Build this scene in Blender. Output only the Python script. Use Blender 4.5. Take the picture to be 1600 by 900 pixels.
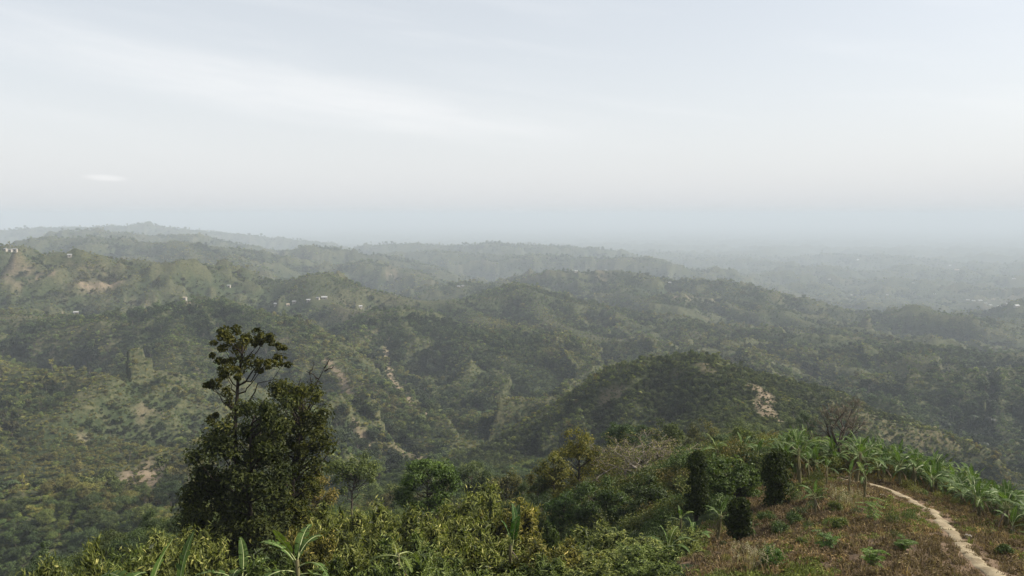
import bpy, math, random
import numpy as np
from mathutils import Vector, Matrix

scene = bpy.context.scene
for _o in list(bpy.data.objects):
    bpy.data.objects.remove(_o)
COL = scene.collection

# ------------------------------------------------------------------ camera
PITCH = math.radians(5.75)          # looking down
HFOV = math.radians(70.0)
FPX = 800.0 / math.tan(HFOV / 2)    # focal length in photo pixels (1600 wide)
cam_d = bpy.data.cameras.new('camera')
cam_d.sensor_width = 36.0
cam_d.lens = 18.0 / math.tan(HFOV / 2)
cam_d.clip_start = 0.5
cam_d.clip_end = 120000.0
cam = bpy.data.objects.new('camera', cam_d)
cam.location = (0, 0, 0)
cam.rotation_euler = (math.pi / 2 - PITCH, 0, 0)
COL.objects.link(cam)
scene.camera = cam

# ------------------------------------------------------------------ light
SUN_AZ = math.radians(84.0)         # to the right of the view direction (+Y towards +X)
SUN_EL = math.radians(36.0)
SUN_DIR = Vector((math.sin(SUN_AZ) * math.cos(SUN_EL), math.cos(SUN_AZ) * math.cos(SUN_EL), math.sin(SUN_EL)))
sun_d = bpy.data.lights.new('sun', 'SUN')
sun_d.energy = 5.0
sun_d.angle = math.radians(0.8)
sun_d.color = (1.0, 0.94, 0.84)
sun = bpy.data.objects.new('sun', sun_d)
sun.rotation_euler = (-SUN_DIR).to_track_quat('-Z', 'Y').to_euler()
sun.location = SUN_DIR * 50
COL.objects.link(sun)

world = bpy.data.worlds.new('World')
scene.world = world
world.use_nodes = True
wt = world.node_tree
wt.nodes.clear()


def N(tree, typ, **kw):
    n = tree.nodes.new(typ)
    for k, v in kw.items():
        setattr(n, k, v)
    return n


def math_node(tree, op, a, b=None, clamp=False):
    n = tree.nodes.new('ShaderNodeMath')
    n.operation = op
    n.use_clamp = clamp
    for i, v in enumerate((a, b)):
        if v is None:
            continue
        if isinstance(v, (int, float)):
            n.inputs[i].default_value = v
        else:
            tree.links.new(v, n.inputs[i])
    return n.outputs[0]


def mix_rgb(tree, fac, a, b, blend='MIX'):
    n = tree.nodes.new('ShaderNodeMix')
    n.data_type = 'RGBA'
    n.blend_type = blend
    for idx, v in ((0, fac), (6, a), (7, b)):
        if isinstance(v, (int, float)):
            n.inputs[idx].default_value = v
        elif isinstance(v, tuple):
            n.inputs[idx].default_value = v if len(v) == 4 else (*v, 1)
        else:
            tree.links.new(v, n.inputs[idx])
    return n.outputs[2]


def build_world():
    L = wt.links.new
    sky = N(wt, 'ShaderNodeTexSky', sky_type='NISHITA')
    sky.sun_disc = False
    sky.sun_elevation = SUN_EL
    sky.sun_rotation = SUN_AZ
    sky.altitude = 600
    sky.air_density = 1.0
    sky.dust_density = 3.0
    sky.ozone_density = 1.0
    tc = N(wt, 'ShaderNodeTexCoord')
    nrm = N(wt, 'ShaderNodeVectorMath', operation='NORMALIZE')
    L(tc.outputs['Generated'], nrm.inputs[0])
    sep = N(wt, 'ShaderNodeSeparateXYZ')
    L(nrm.outputs[0], sep.inputs[0])
    x, y, z = sep.outputs
    el = math_node(wt, 'MAXIMUM', z, 0.0)
    # veil of dry-season haze high in the air: strongest low down
    veil = math_node(wt, 'MULTIPLY', math_node(wt, 'EXPONENT', math_node(wt, 'MULTIPLY', el, -4.5)), 0.52)
    veil = math_node(wt, 'ADD', veil, 0.48)
    # broad aureole round the sun
    dot = N(wt, 'ShaderNodeVectorMath', operation='DOT_PRODUCT')
    L(nrm.outputs[0], dot.inputs[0])
    dot.inputs[1].default_value = SUN_DIR
    aur = math_node(wt, 'POWER', math_node(wt, 'MAXIMUM', dot.outputs['Value'], 0.0), 3.0)
    lowcol = mix_rgb(wt, aur, (7.05, 7.25, 7.3), (8.4, 8.45, 8.4))
    hz = math_node(wt, 'EXPONENT', math_node(wt, 'MULTIPLY', el, -9.0))
    veilcol = mix_rgb(wt, hz, lowcol, (7.1, 7.1, 7.12))
    col = mix_rgb(wt, veil, sky.outputs[0], veilcol)
    # the haze layer itself, seen edge on just over the horizon
    edge = math_node(wt, 'MULTIPLY', math_node(wt, 'EXPONENT', math_node(wt, 'MULTIPLY', el, -19.0)), 0.9)
    col = mix_rgb(wt, edge, col, (4.85, 4.95, 5.08))
    # thin streaks of high cloud
    az = math_node(wt, 'ARCTAN2', x, y)
    cmb = N(wt, 'ShaderNodeCombineXYZ')
    L(math_node(wt, 'MULTIPLY', az, 1.6), cmb.inputs[0])
    L(math_node(wt, 'ADD', math_node(wt, 'MULTIPLY', el, 13.0), math_node(wt, 'MULTIPLY', az, 1.5)), cmb.inputs[1])
    noi = N(wt, 'ShaderNodeTexNoise')
    noi.inputs['Scale'].default_value = 1.35
    noi.inputs['Detail'].default_value = 9.0
    noi.inputs['Roughness'].default_value = 0.56
    noi.inputs['Distortion'].default_value = 0.35
    L(cmb.outputs[0], noi.inputs['Vector'])
    rmp = N(wt, 'ShaderNodeMapRange')
    rmp.interpolation_type = 'SMOOTHSTEP'
    rmp.inputs['From Min'].default_value = 0.47
    rmp.inputs['From Max'].default_value = 0.75
    L(noi.outputs['Fac'], rmp.inputs['Value'])
    cf = math_node(wt, 'MULTIPLY', rmp.outputs[0], 0.22)
    # clouds die out in the haze towards the horizon
    up = N(wt, 'ShaderNodeMapRange')
    up.interpolation_type = 'SMOOTHSTEP'
    up.inputs['From Min'].default_value = 0.03
    up.inputs['From Max'].default_value = 0.16
    L(el, up.inputs['Value'])
    cf = math_node(wt, 'MULTIPLY', cf, up.outputs[0])
    cloudcol = mix_rgb(wt, aur, (7.9, 7.95, 8.0), (8.8, 8.8, 8.75))
    col = mix_rgb(wt, cf, col, cloudcol)

    def blob(az0, el0, wa, we, tilt, lo, hi, amt, c):
        nonlocal col
        da = math_node(wt, 'SUBTRACT', az, az0)
        de = math_node(wt, 'SUBTRACT', math_node(wt, 'SUBTRACT', z, el0), math_node(wt, 'MULTIPLY', da, tilt))
        q = math_node(wt, 'ADD', math_node(wt, 'POWER', math_node(wt, 'ABSOLUTE', math_node(wt, 'DIVIDE', da, wa)), 2.0), math_node(wt, 'POWER', math_node(wt, 'ABSOLUTE', math_node(wt, 'DIVIDE', de, we)), 2.0))
        gs = math_node(wt, 'EXPONENT', math_node(wt, 'MULTIPLY', q, -1.0))
        f = N(wt, 'ShaderNodeMapRange'); f.interpolation_type = 'SMOOTHSTEP'
        f.inputs['From Min'].default_value = lo; f.inputs['From Max'].default_value = hi
        L(math_node(wt, 'MULTIPLY', gs, math_node(wt, 'ADD', noi2.outputs['Fac'], 0.35)), f.inputs['Value'])
        col = mix_rgb(wt, math_node(wt, 'MULTIPLY', f.outputs[0], amt), col, c)

    noi2 = N(wt, 'ShaderNodeTexNoise')
    noi2.inputs['Scale'].default_value = 3.2; noi2.inputs['Detail'].default_value = 8.0; noi2.inputs['Roughness'].default_value = 0.6; noi2.inputs['Distortion'].default_value = 0.4
    L(cmb.outputs[0], noi2.inputs['Vector'])
    blob(-0.26, 0.150, 0.46, 0.042, -0.115, 0.22, 1.0, 0.50, (7.7, 7.72, 7.75))     # long thin cloud bank
    blob(-0.505, 0.043, 0.032, 0.0055, -0.05, 0.35, 0.9, 0.5, (7.8, 7.75, 7.7))     # small low cloud
    bg = N(wt, 'ShaderNodeBackground')
    bg.inputs['Strength'].default_value = 0.085
    L(col, bg.inputs['Color'])
    out = N(wt, 'ShaderNodeOutputWorld')
    L(bg.outputs[0], out.inputs['Surface'])


build_world()
scene.view_settings.view_transform = 'Standard'
scene.view_settings.look = 'None'
scene.view_settings.exposure = 0.64
scene.view_settings.gamma = 1.0
scene.render.engine = 'CYCLES'
scene.cycles.max_bounces = 4
scene.cycles.diffuse_bounces = 1
scene.cycles.glossy_bounces = 1
scene.cycles.transmission_bounces = 2
scene.cycles.transparent_max_bounces = 6
scene.cycles.volume_bounces = 1
scene.cycles.use_denoising = True
scene.cycles.use_adaptive_sampling = True
scene.cycles.adaptive_threshold = 0.02

rng = np.random.default_rng(20240)
random.seed(77)

# ------------------------------------------------------------------ helpers: noise
def _hash(ix, iy, seed):
    h = (ix.astype(np.int64) * 374761393 + iy.astype(np.int64) * 668265263 + seed * 1442695041) & 0xFFFFFFFF
    h = ((h ^ (h >> 13)) * 1274126177) & 0xFFFFFFFF
    h = ((h ^ (h >> 16)) * 2246822519) & 0xFFFFFFFF
    return ((h ^ (h >> 15)) & 0xFFFFFF) / float(0xFFFFFF)


def vnoise(x, y, seed=0):
    ix = np.floor(x); iy = np.floor(y)
    fx = x - ix; fy = y - iy
    fx = fx * fx * fx * (fx * (fx * 6 - 15) + 10)
    fy = fy * fy * fy * (fy * (fy * 6 - 15) + 10)
    a = _hash(ix, iy, seed); b = _hash(ix + 1, iy, seed)
    c = _hash(ix, iy + 1, seed); d = _hash(ix + 1, iy + 1, seed)
    return (a + (b - a) * fx + (c - a) * fy + (a - b - c + d) * fx * fy) * 2 - 1


def fbm(x, y, seed=0, octs=4, gain=0.5):
    s = 0; a = 1.0; t = 0
    for i in range(octs):
        s = s + a * vnoise(x + 17.3 * i, y - 9.1 * i, seed + i); t += a
        a *= gain; x = x * 2.03; y = y * 2.03
    return s / t


def ridged(x, y, seed=0, octs=4, gain=0.5):
    s = 0; a = 1.0; t = 0
    for i in range(octs):
        s = s + a * (1 - np.abs(vnoise(x + 31.7 * i, y + 11.9 * i, seed + i)) * 2); t += a
        a *= gain; x = x * 2.1; y = y * 2.1
    return s / t                       # about -1..1, high on crests


def sstep(a, b, x):
    t = np.clip((x - a) / (b - a), 0, 1)
    return t * t * (3 - 2 * t)


# ------------------------------------------------------------------ helpers: where things stand
def ray(px, py):
    u = (px - 800.0) / FPX; v = (450.0 - py) / FPX
    cp, sp = math.cos(PITCH), math.sin(PITCH)
    return np.array([u, cp + v * sp, -sp + v * cp])


def P(px, py, Y):
    d = ray(px, py)
    return d * (Y / d[1])


def project(p):
    cp, sp = math.cos(PITCH), math.sin(PITCH)
    x, y, z = p[..., 0], p[..., 1], p[..., 2]
    f = y * cp - z * sp
    v = y * sp + z * cp
    return 800 + FPX * x / f, 450 - FPX * v / f, f


# ------------------------------------------------------------------ terrain
# crest lines of the ridges: (photo column, photo row, metres ahead); slope; rounding of the crest
RIDGES = [
    # far left hillside with the bare fields
    ([(-500, 405, 1400), (-150, 398, 1300), (0, 396, 1250), (60, 402, 1230), (140, 400, 1220), (250, 409, 1250), (310, 426, 1270), (370, 450, 1300), (430, 470, 1330)], 0.36, 20),
    # road ridge on the left, running down as a spur to the valley
    ([(-500, 455, 1000), (-300, 470, 900), (0, 492, 830), (120, 496, 810), (230, 489, 810), (300, 478, 820), (380, 480, 800), (440, 502, 770), (490, 538, 715), (560, 592, 640), (640, 652, 555), (690, 688, 495)], 0.52, 12),
    ([(300, 478, 820), (270, 540, 690), (260, 600, 610), (250, 640, 560)], 0.6, 8),
    # tree clad ridge in the middle
    ([(400, 450, 1330), (430, 442, 1320), (490, 436, 1300), (560, 448, 1300), (640, 467, 1290), (700, 473, 1300), (760, 465, 1350), (820, 457, 1400), (880, 469, 1400), (960, 487, 1380), (1050, 500, 1350), (1110, 511, 1330), (1180, 532, 1250)], 0.45, 12),
    ([(490, 436, 1300), (505, 472, 1180), (560, 492, 1050), (600, 495, 950)], 0.5, 8),
    ([(600, 495, 950), (558, 532, 850), (600, 580, 760), (640, 620, 680), (680, 655, 590), (725, 690, 495)], 0.5, 8),
    ([(600, 495, 950), (660, 512, 935), (730, 528, 910), (800, 548, 860), (850, 585, 770), (845, 625, 680), (800, 670, 570)], 0.5, 9),
    ([(820, 457, 1400), (850, 500, 1200), (910, 530, 1050), (970, 560, 930), (960, 590, 830), (920, 625, 720)], 0.48, 12),
    ([(700, 473, 1300), (740, 500, 1150), (800, 520, 1020)], 0.5, 12),
    ([(1050, 500, 1350), (1080, 530, 1150), (1095, 560, 1000)], 0.48, 12),
    # hazy ridges in the middle distance
    ([(830, 430, 2350), (870, 424, 2300), (960, 429, 2250), (1050, 443, 2150), (1130, 453, 2000), (1230, 472, 1900), (1320, 490, 1800)], 0.36, 20),
    ([(960, 429, 2250), (1000, 465, 1800), (1060, 480, 1600)], 0.4, 20),
    ([(1130, 453, 2000), (1200, 482, 1650), (1290, 512, 1400), (1380, 540, 1150)], 0.4, 20),
    ([(1340, 503, 1750), (1400, 490, 1700), (1440, 485, 1680), (1500, 493, 1650), (1560, 508, 1600), (1700, 515, 1600)], 0.42, 20),
    ([(1580, 500, 1900), (1640, 485, 1950), (1800, 480, 2000)], 0.42, 20),
    ([(1090, 548, 1050), (1180, 533, 1150), (1300, 548, 1050), (1430, 543, 1050), (1520, 553, 1000), (1700, 560, 950), (2000, 570, 900)], 0.45, 16),
    ([(1300, 548, 1050), (1370, 600, 800), (1420, 640, 700), (1430, 670, 620)], 0.45, 14),
    ([(1480, 550, 1020), (1530, 620, 760), (1570, 680, 600)], 0.45, 14),
    ([(1600, 560, 980), (1700, 640, 700), (1800, 720, 500)], 0.45, 14),
    # far left blue hills
    ([(-300, 400, 2600), (40, 390, 2600), (90, 372, 2550), (140, 371, 2550), (210, 380, 2550), (262, 386, 2500), (275, 380, 2450), (330, 389, 2450), (400, 398, 2500), (440, 408, 2550)], 0.42, 20),
    ([(275, 380, 2450), (340, 405, 2200), (390, 425, 2000)], 0.4, 20),
    ([(100, 365, 3600), (130, 361, 3600), (200, 366, 3600), (262, 372, 3650), (290, 368, 3700), (330, 374, 3800), (420, 390, 3800)], 0.4, 30),
    ([(-100, 365, 6000), (170, 354, 6000), (235, 350, 6000), (270, 358, 6200), (330, 362, 6500), (430, 372, 6500), (520, 380, 6500)], 0.35, 60),
    ([(430, 400, 3300), (470, 391, 3200), (490, 388, 3200), (540, 395, 3200), (600, 405, 3200), (660, 415, 3150), (700, 428, 3000)], 0.38, 30),
    ([(560, 412, 2600), (620, 422, 2500), (660, 432, 2400)], 0.38, 20),
    ([(680, 452, 2000), (720, 446, 1950), (780, 452, 1900)], 0.4, 15),
    ([(600, 384, 5200), (700, 388, 5200), (780, 384, 5000), (870, 388, 5000), (950, 394, 5000)], 0.3, 60),
    ([(650, 398, 4200), (760, 400, 4000), (830, 402, 3900), (900, 408, 3800), (1010, 412, 3600)], 0.3, 40),
    # knoll in front and the saddle that ties it to the trail ridge
    ([(1000, 574, 432), (1030, 566, 430), (1065, 564, 425), (1110, 575, 410), (1150, 592, 392), (1178, 622, 360), (1188, 650, 320), (1180, 682, 265), (1180, 702, 190), (1215, 722, 110), (1290, 738, 64)], 0.55, 14),
    ([(1000, 574, 432), (950, 592, 430), (880, 634, 420), (810, 690, 400), (775, 715, 385)], 0.6, 8),
    ([(1110, 575, 410), (1230, 594, 440), (1330, 614, 450), (1415, 654, 460), (1440, 695, 440)], 0.55, 10),
    # low bench left of our own hill
    ([(-500, 600, 700), (-100, 645, 480), (60, 705, 400), (200, 765, 320), (300, 800, 260)], 0.25, 30),
    ([(-200, 520, 700), (0, 562, 610), (90, 615, 560), (170, 660, 520)], 0.5, 8),
]
# our own hill: world points
NEAR = [
    ([(2, -60, -9), (2, -10, -7.0), (3, 0, -7.0), (10, 10, -8.6), (17, 23, -11.9), (20.4, 29, -13.8), (22.5, 36, -15.9), (24, 44, -18.0), (26.5, 54, -20.2), (27, 64, -22.6), (40, 110, -39), (64, 190, -66)], 0.66, 14),
    ([(0, -10, -7.0), (0, 0, -7.4), (0, 12, -12.6), (0, 25, -18.6), (0, 45, -26.4), (-2, 62, -33.5), (-4, 100, -49), (-8, 150, -66), (-14, 250, -100), (-20, 380, -135)], 0.45, 40),
    ([(0, 8, -11.0), (-12, 25, -18.0), (-22, 45, -25.5), (-24, 58, -31)], 0.55, 14),
]


def terrain(x, y):
    r = np.hypot(x, y)
    wx = x + fbm(x / 260., y / 260., 5, 3) * 22 * sstep(120, 900, r) + vnoise(x / 60., y / 60., 8) * 5 * sstep(100, 500, r)
    wy = y + fbm(x / 260., y / 260., 6, 3) * 22 * sstep(120, 900, r) + vnoise(x / 60., y / 60., 9) * 5 * sstep(100, 500, r)
    k = np.clip(3 + 0.02 * r, 3, 45)
    floor = -186 - 221 * sstep(650, 3000, r) - 0.006 * np.clip(r - 3000, 0, 8000)
    h = floor.copy()
    depth = np.full_like(h, 60.0)

    def add(pts, s, w, bx, by, nearest=False):
        nonlocal h, depth
        best = np.full_like(h, -1e9); bd = np.full_like(h, 1e9)
        for (x0, y0, z0), (x1, y1, z1) in zip(pts[:-1], pts[1:]):
            dx, dy = x1 - x0, y1 - y0
            t = np.clip(((bx - x0) * dx + (by - y0) * dy) / (dx * dx + dy * dy), 0, 1)
            d = np.hypot(bx - x0 - t * dx, by - y0 - t * dy)
            v = z0 + t * (z1 - z0) - s * (np.sqrt(d * d + w * w) - w)
            m = (d < bd) if nearest else (v > best)
            best = np.where(m, v, best); bd = np.where(m, d, bd)
        m = best > h
        depth = np.where(m, bd, depth)
        q = np.clip(k - np.abs(best - h), 0, None) / k
        h = np.maximum(h, best) + q * q * k * 0.2

    H0, D0, K0 = h, depth, k
    for pts, s, w in RIDGES:
        W = np.array([P(*q) for q in pts])
        e = (W[:, 2].max() + (290 if W[:, 1].max() < 1500 else 450)) / s + 40
        m = (wx > W[:, 0].min() - e) & (wx < W[:, 0].max() + e) & (wy > W[:, 1].min() - e) & (wy < W[:, 1].max() + e)
        h, depth, k = H0[m], D0[m], K0[m]
        add([tuple(q) for q in W], s * (1.22 if W[:, 1].max() < 1500 else 1.1), w, wx[m], wy[m])
        H0[m] = h; D0[m] = depth
    h, depth, k = H0, D0, K0
    M = r < 900
    x_, y_ = x, y
    h, depth, k, x, y = H0[M], D0[M], K0[M], x[M], y[M]
    for pts, s, w in NEAR:
        add(pts, s, w, x, y, True)
    H0[M] = h; D0[M] = depth
    h, depth, x, y = H0, D0, x_, y_
    # gullies running off the crests
    far = sstep(140, 420, r)
    amp = np.minimum(depth * 0.5, 58) * far
    rg = ridged(wx / 215., wy / 215., 21, 4, 0.5)
    h = h + amp * (rg - 0.15) * 0.95
    h = h + far * np.minimum(depth * 0.26, 17) * ridged(wx / 78., wy / 78., 31, 3)
    h = h + far * np.minimum(depth * 0.22, 13) * ridged(wx / 118. + 7, wy / 118., 36, 2)
    # rolling lowland far out
    fl = sstep(1500, 3200, r) * (1 - 0.75 * sstep(6000, 20000, r))
    low = 1 - sstep(-340, -180, h)
    h = h + fl * (0.06 + 0.94 * low) * 78 * ridged(x / 800., y / 560., 41, 5, 0.52) 
    # small roughness near by
    h = h + (1 - sstep(70, 200, r)) * sstep(6, 20, r) * (0.35 * fbm(x / 5., y / 5., 51, 3) + 0.05 * vnoise(x / .9, y / .9, 57))
    return h


RR = np.exp(np.arange(math.log(2.0), math.log(60000.0), 0.0112))
TH = np.concatenate([np.linspace(-180, -48, 45)[:-1], np.linspace(-48, 48, 860), np.linspace(48, 180, 45)[1:]])
TH = np.radians(TH)
GR, GT = np.meshgrid(RR, TH, indexing='ij')
GX = GR * np.sin(GT); GY = GR * np.cos(GT)
GZ = terrain(GX, GY)
GZ[:, -1] = GZ[:, 0]
HORIZ = np.maximum.accumulate(GZ / GR, axis=0)


def gidx(x, y):
    r = np.hypot(x, y); th = np.arctan2(x, y)
    fi = np.clip((np.log(np.maximum(r, 2.0)) - math.log(2.0)) / 0.0112, 0, len(RR) - 1.001)
    fj = np.clip(np.interp(th, TH, np.arange(len(TH))), 0, len(TH) - 1.001)
    return r, fi, fj


def H(x, y):
    x = np.asarray(x, float); y = np.asarray(y, float)
    r, fi, fj = gidx(x, y)
    i = fi.astype(int); j = fj.astype(int); a = fi - i; b = fj - j
    return (GZ[i, j] * (1 - a) * (1 - b) + GZ[i + 1, j] * a * (1 - b) + GZ[i, j + 1] * (1 - a) * b + GZ[i + 1, j + 1] * a * b)


def visible(x, y, ztop, slack=3):
    r, fi, fj = gidx(x, y)
    i = np.clip(fi.astype(int) - slack, 0, None); j = fj.astype(int)
    return ztop / np.maximum(r, 1) > HORIZ[i, j]


_T = np.exp(np.linspace(math.log(6.0), math.log(40000.0), 9000))


def hit(px, py):
    d = ray(px, py)
    p = d[None, :] / d[1] * _T[:, None]
    below = p[:, 2] < H(p[:, 0], p[:, 1])
    k = int(np.argmax(below)) if below.any() else len(_T) - 1
    return np.array([p[k, 0], p[k, 1], float(H(p[k, 0], p[k, 1]))])


def mpp(p):                              # metres per photo pixel at a point
    return float(project(np.asarray(p, float))[2]) / FPX


# ------------------------------------------------------------------ bare ground, fields, trails (stand where they stand on the hills)
def seg_dist(x, y, pts):
    best = np.full(np.shape(x), 1e9)
    for (x0, y0), (x1, y1) in zip(pts[:-1], pts[1:]):
        dx, dy = x1 - x0, y1 - y0
        t = np.clip(((x - x0) * dx + (y - y0) * dy) / (dx * dx + dy * dy + 1e-9), 0, 1)
        best = np.minimum(best, np.hypot(x - x0 - t * dx, y - y0 - t * dy))
    return best


def in_poly(x, y, poly):
    c = np.zeros(np.shape(x), bool)
    n = len(poly)
    for i in range(n):
        x0, y0 = poly[i]; x1, y1 = poly[(i + 1) % n]
        cond = (y0 > y) != (y1 > y)
        c ^= cond & (x < (x1 - x0) * (y - y0) / (y1 - y0 + 1e-12) + x0)
    return c


BARE = [  # column, row, half width, half height in the photo, strength
    (228, 752, 46, 26, 1.5), (250, 648, 34, 20, .75), (20, 432, 45, 18, .8), (215, 478, 45, 12, .7), (190, 560, 38, 30, .45),
    (95, 545, 60, 24, .45), (130, 690, 10, 16, .7), (312, 570, 9, 16, .7), (955, 620, 26, 18, .8), (1185, 630, 20, 26, .5),
    (1175, 648, 16, 8, .9), (1095, 572, 70, 7, .85), (945, 428, 14, 8, .8), (614, 424, 14, 8, .8), (1090, 520, 14, 9, .6),  # wide knoll top strip: straw grass, its colour also lightened as if sunlit
    (440, 532, 30, 6, .7), (582, 510, 16, 18, .45), (545, 625, 8, 12, .8), 
    (640, 710, 46, 8, .7), (225, 430, 24, 8, .4), (100, 450, 120, 22, .35), (120, 520, 120, 18, .35), (60, 500, 60, 10, .3),
    (700, 540, 40, 10, .4), (960, 520, 30, 6, .4), (1075, 462, 30, 5, .5), (1560, 476, 40, 9, .6), (1490, 420, 40, 5, .4), (850, 530, 30, 8, .4),
]
TRAILS = [  # photo polyline, half width in metres
    ([(505, 560), (530, 585), (540, 605), (545, 622)], 2.6), ([(548, 655), (556, 670), (575, 698)], 2.0),
    ([(600, 545), (608, 575), (625, 605), (645, 635), (672, 650)], 3.2), ([(100, 490), (160, 493), (235, 486), (300, 480)], 2.5),
    ([(1185, 605), (1200, 640), (1215, 660)], 4.0), ([(20, 415), (90, 432), (200, 440)], 3.0), ([(1040, 470), (1075, 464), (1150, 468)], 4.0),
]
BARE_W = []
for (bx, by, rx, ry, st) in BARE:
    c = hit(bx, by); a = hit(bx, by - ry); b = hit(bx, by + ry)
    ax = (a - b)[:2] / 2
    ln = min(max(np.hypot(*ax), 3.0), 6 * rx * mpp(c))
    dirv = c[:2] / np.hypot(*c[:2])
    BARE_W.append((c, dirv, ln, rx * mpp(c), st * 0.6))
TRAIL_W = [([tuple(hit(*q)[:2]) for q in pts], w) for pts, w in TRAILS]

PATH_PX = [(1311, 747), (1345, 755), (1385, 763), (1412, 776), (1440, 792), (1470, 812), (1492, 838), (1520, 868), (1556, 900)]
PATH_W = [tuple(hit(*q)[:2]) for q in PATH_PX]
_d = np.subtract(PATH_W[-1], PATH_W[-2]); _d = _d / np.hypot(*_d)
PATH_W.append(tuple(np.add(PATH_W[-1], _d * 5)))
SHOULDER = [tuple(hit(*q)[:2]) for q in [(1090, 898), (1085, 850), (1120, 815), (1165, 775), (1200, 752), (1235, 733), (1300, 738), (1360, 742), (1430, 757), (1500, 780), (1560, 812), (1625, 850)]]
SHOULDER += [(24, 20), (24, 8), (6, 8), (7, 18)]


def bare_mask(x, y):
    m = np.zeros(np.shape(x))
    for (c, dv, ln, wd, st) in BARE_W:
        dx, dy = x - c[0], y - c[1]
        near = (np.abs(dx) < 2.5 * (ln + wd)) & (np.abs(dy) < 2.5 * (ln + wd))
        if not near.any():
            continue
        xn, yn, dx, dy = x[near], y[near], dx[near], dy[near]
        u = (dx * dv[0] + dy * dv[1]) / ln
        v = (dx * dv[1] - dy * dv[0]) / wd
        q = np.hypot(u, v) + 0.55 * fbm(xn / (wd * .6), yn / (wd * .6), 61, 3)
        br = sstep(-0.35, 0.25, fbm(xn / 9., yn / 9., 66, 3) + (st - 0.55))
        m[near] = np.maximum(m[near], st * (1 - sstep(0.6, 1.15, q)) * br)
    for pts, w in TRAIL_W:
        a = np.array(pts)
        near = (x > a[:, 0].min() - 30) & (x < a[:, 0].max() + 30) & (y > a[:, 1].min() - 30) & (y < a[:, 1].max() + 30)
        if near.any():
            d = np.full(np.shape(x), 1e9)
            d[near] = seg_dist(x[near] + 3 * vnoise(x[near] / 14, y[near] / 14, 63), y[near], pts)
            m = np.maximum(m, 0.8 * (1 - sstep(w * .7, w * 1.6, d)))
    return m


def shoulder_mask(x, y):
    m = np.zeros(np.shape(x))
    near = (np.hypot(x, y) < 90) & (y > 0)
    if near.any():
        xs = x[near] + 1.2 * vnoise(x[near] / 3., y[near] / 3., 71); ys = y[near] + 1.2 * vnoise(x[near] / 3., y[near] / 3., 72)
        m[near] = in_poly(xs, ys, SHOULDER)
    return m


# ------------------------------------------------------------------ mesh helpers
def mk_mesh(name, V, polys, mats=(), mat_idx=None, attrs=None, smooth=False):
    """polys: list of integer arrays (n,3) or (n,4)"""
    me = bpy.data.meshes.new(name)
    V = np.asarray(V, np.float32)
    me.vertices.add(len(V)); me.vertices.foreach_set('co', V.ravel())
    polys = [np.asarray(p, np.int32) for p in polys if len(p)]
    nl = sum(p.size for p in polys); npo = sum(len(p) for p in polys)
    me.loops.add(nl); me.polygons.add(npo)
    me.loops.foreach_set('vertex_index', np.concatenate([p.ravel() for p in polys]))
    tot = np.concatenate([np.full(len(p), p.shape[1], np.int32) for p in polys])
    start = np.concatenate([[0], np.cumsum(tot)[:-1]]).astype(np.int32)
    me.polygons.foreach_set('loop_start', start)
    try:
        me.polygons.foreach_set('loop_total', tot)
    except Exception:
        pass
    if mat_idx is not None:
        me.polygons.foreach_set('material_index', np.asarray(mat_idx, np.int32))
    me.polygons.foreach_set('use_smooth', np.full(npo, smooth, bool))
    for m in mats:
        me.materials.append(m)
    for k, (kind, data) in (attrs or {}).items():
        a = me.attributes.new(k, kind, 'POINT')
        if kind == 'FLOAT':
            a.data.foreach_set('value', np.asarray(data, np.float32))
        elif kind == 'FLOAT_VECTOR':
            a.data.foreach_set('vector', np.asarray(data, np.float32).ravel())
        elif kind == 'FLOAT_COLOR':
            a.data.foreach_set('color', np.asarray(data, np.float32).ravel())
        elif kind == 'INT':
            a.data.foreach_set('value', np.asarray(data, np.int32))
    me.update(calc_edges=True)
    return me


def link(name, me, parent=None, loc=None, **props):
    o = bpy.data.objects.new(name, me)
    COL.objects.link(o)
    if parent is not None:
        o.parent = parent
    if loc is not None:
        o.location = loc
    for k, v in props.items():
        o[k] = v
    return o


def thing(name, label, cat, loc, group=None, rz=0.0, scale=1.0):
    o = bpy.data.objects.new(name, None)
    COL.objects.link(o)
    o.empty_display_size = 0.3
    o.location = loc; o.rotation_euler = (0, 0, rz); o.scale = (scale,) * 3 if isinstance(scale, (int, float)) else scale
    o['label'] = label; o['category'] = cat
    if group:
        o['group'] = group
    return o


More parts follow.
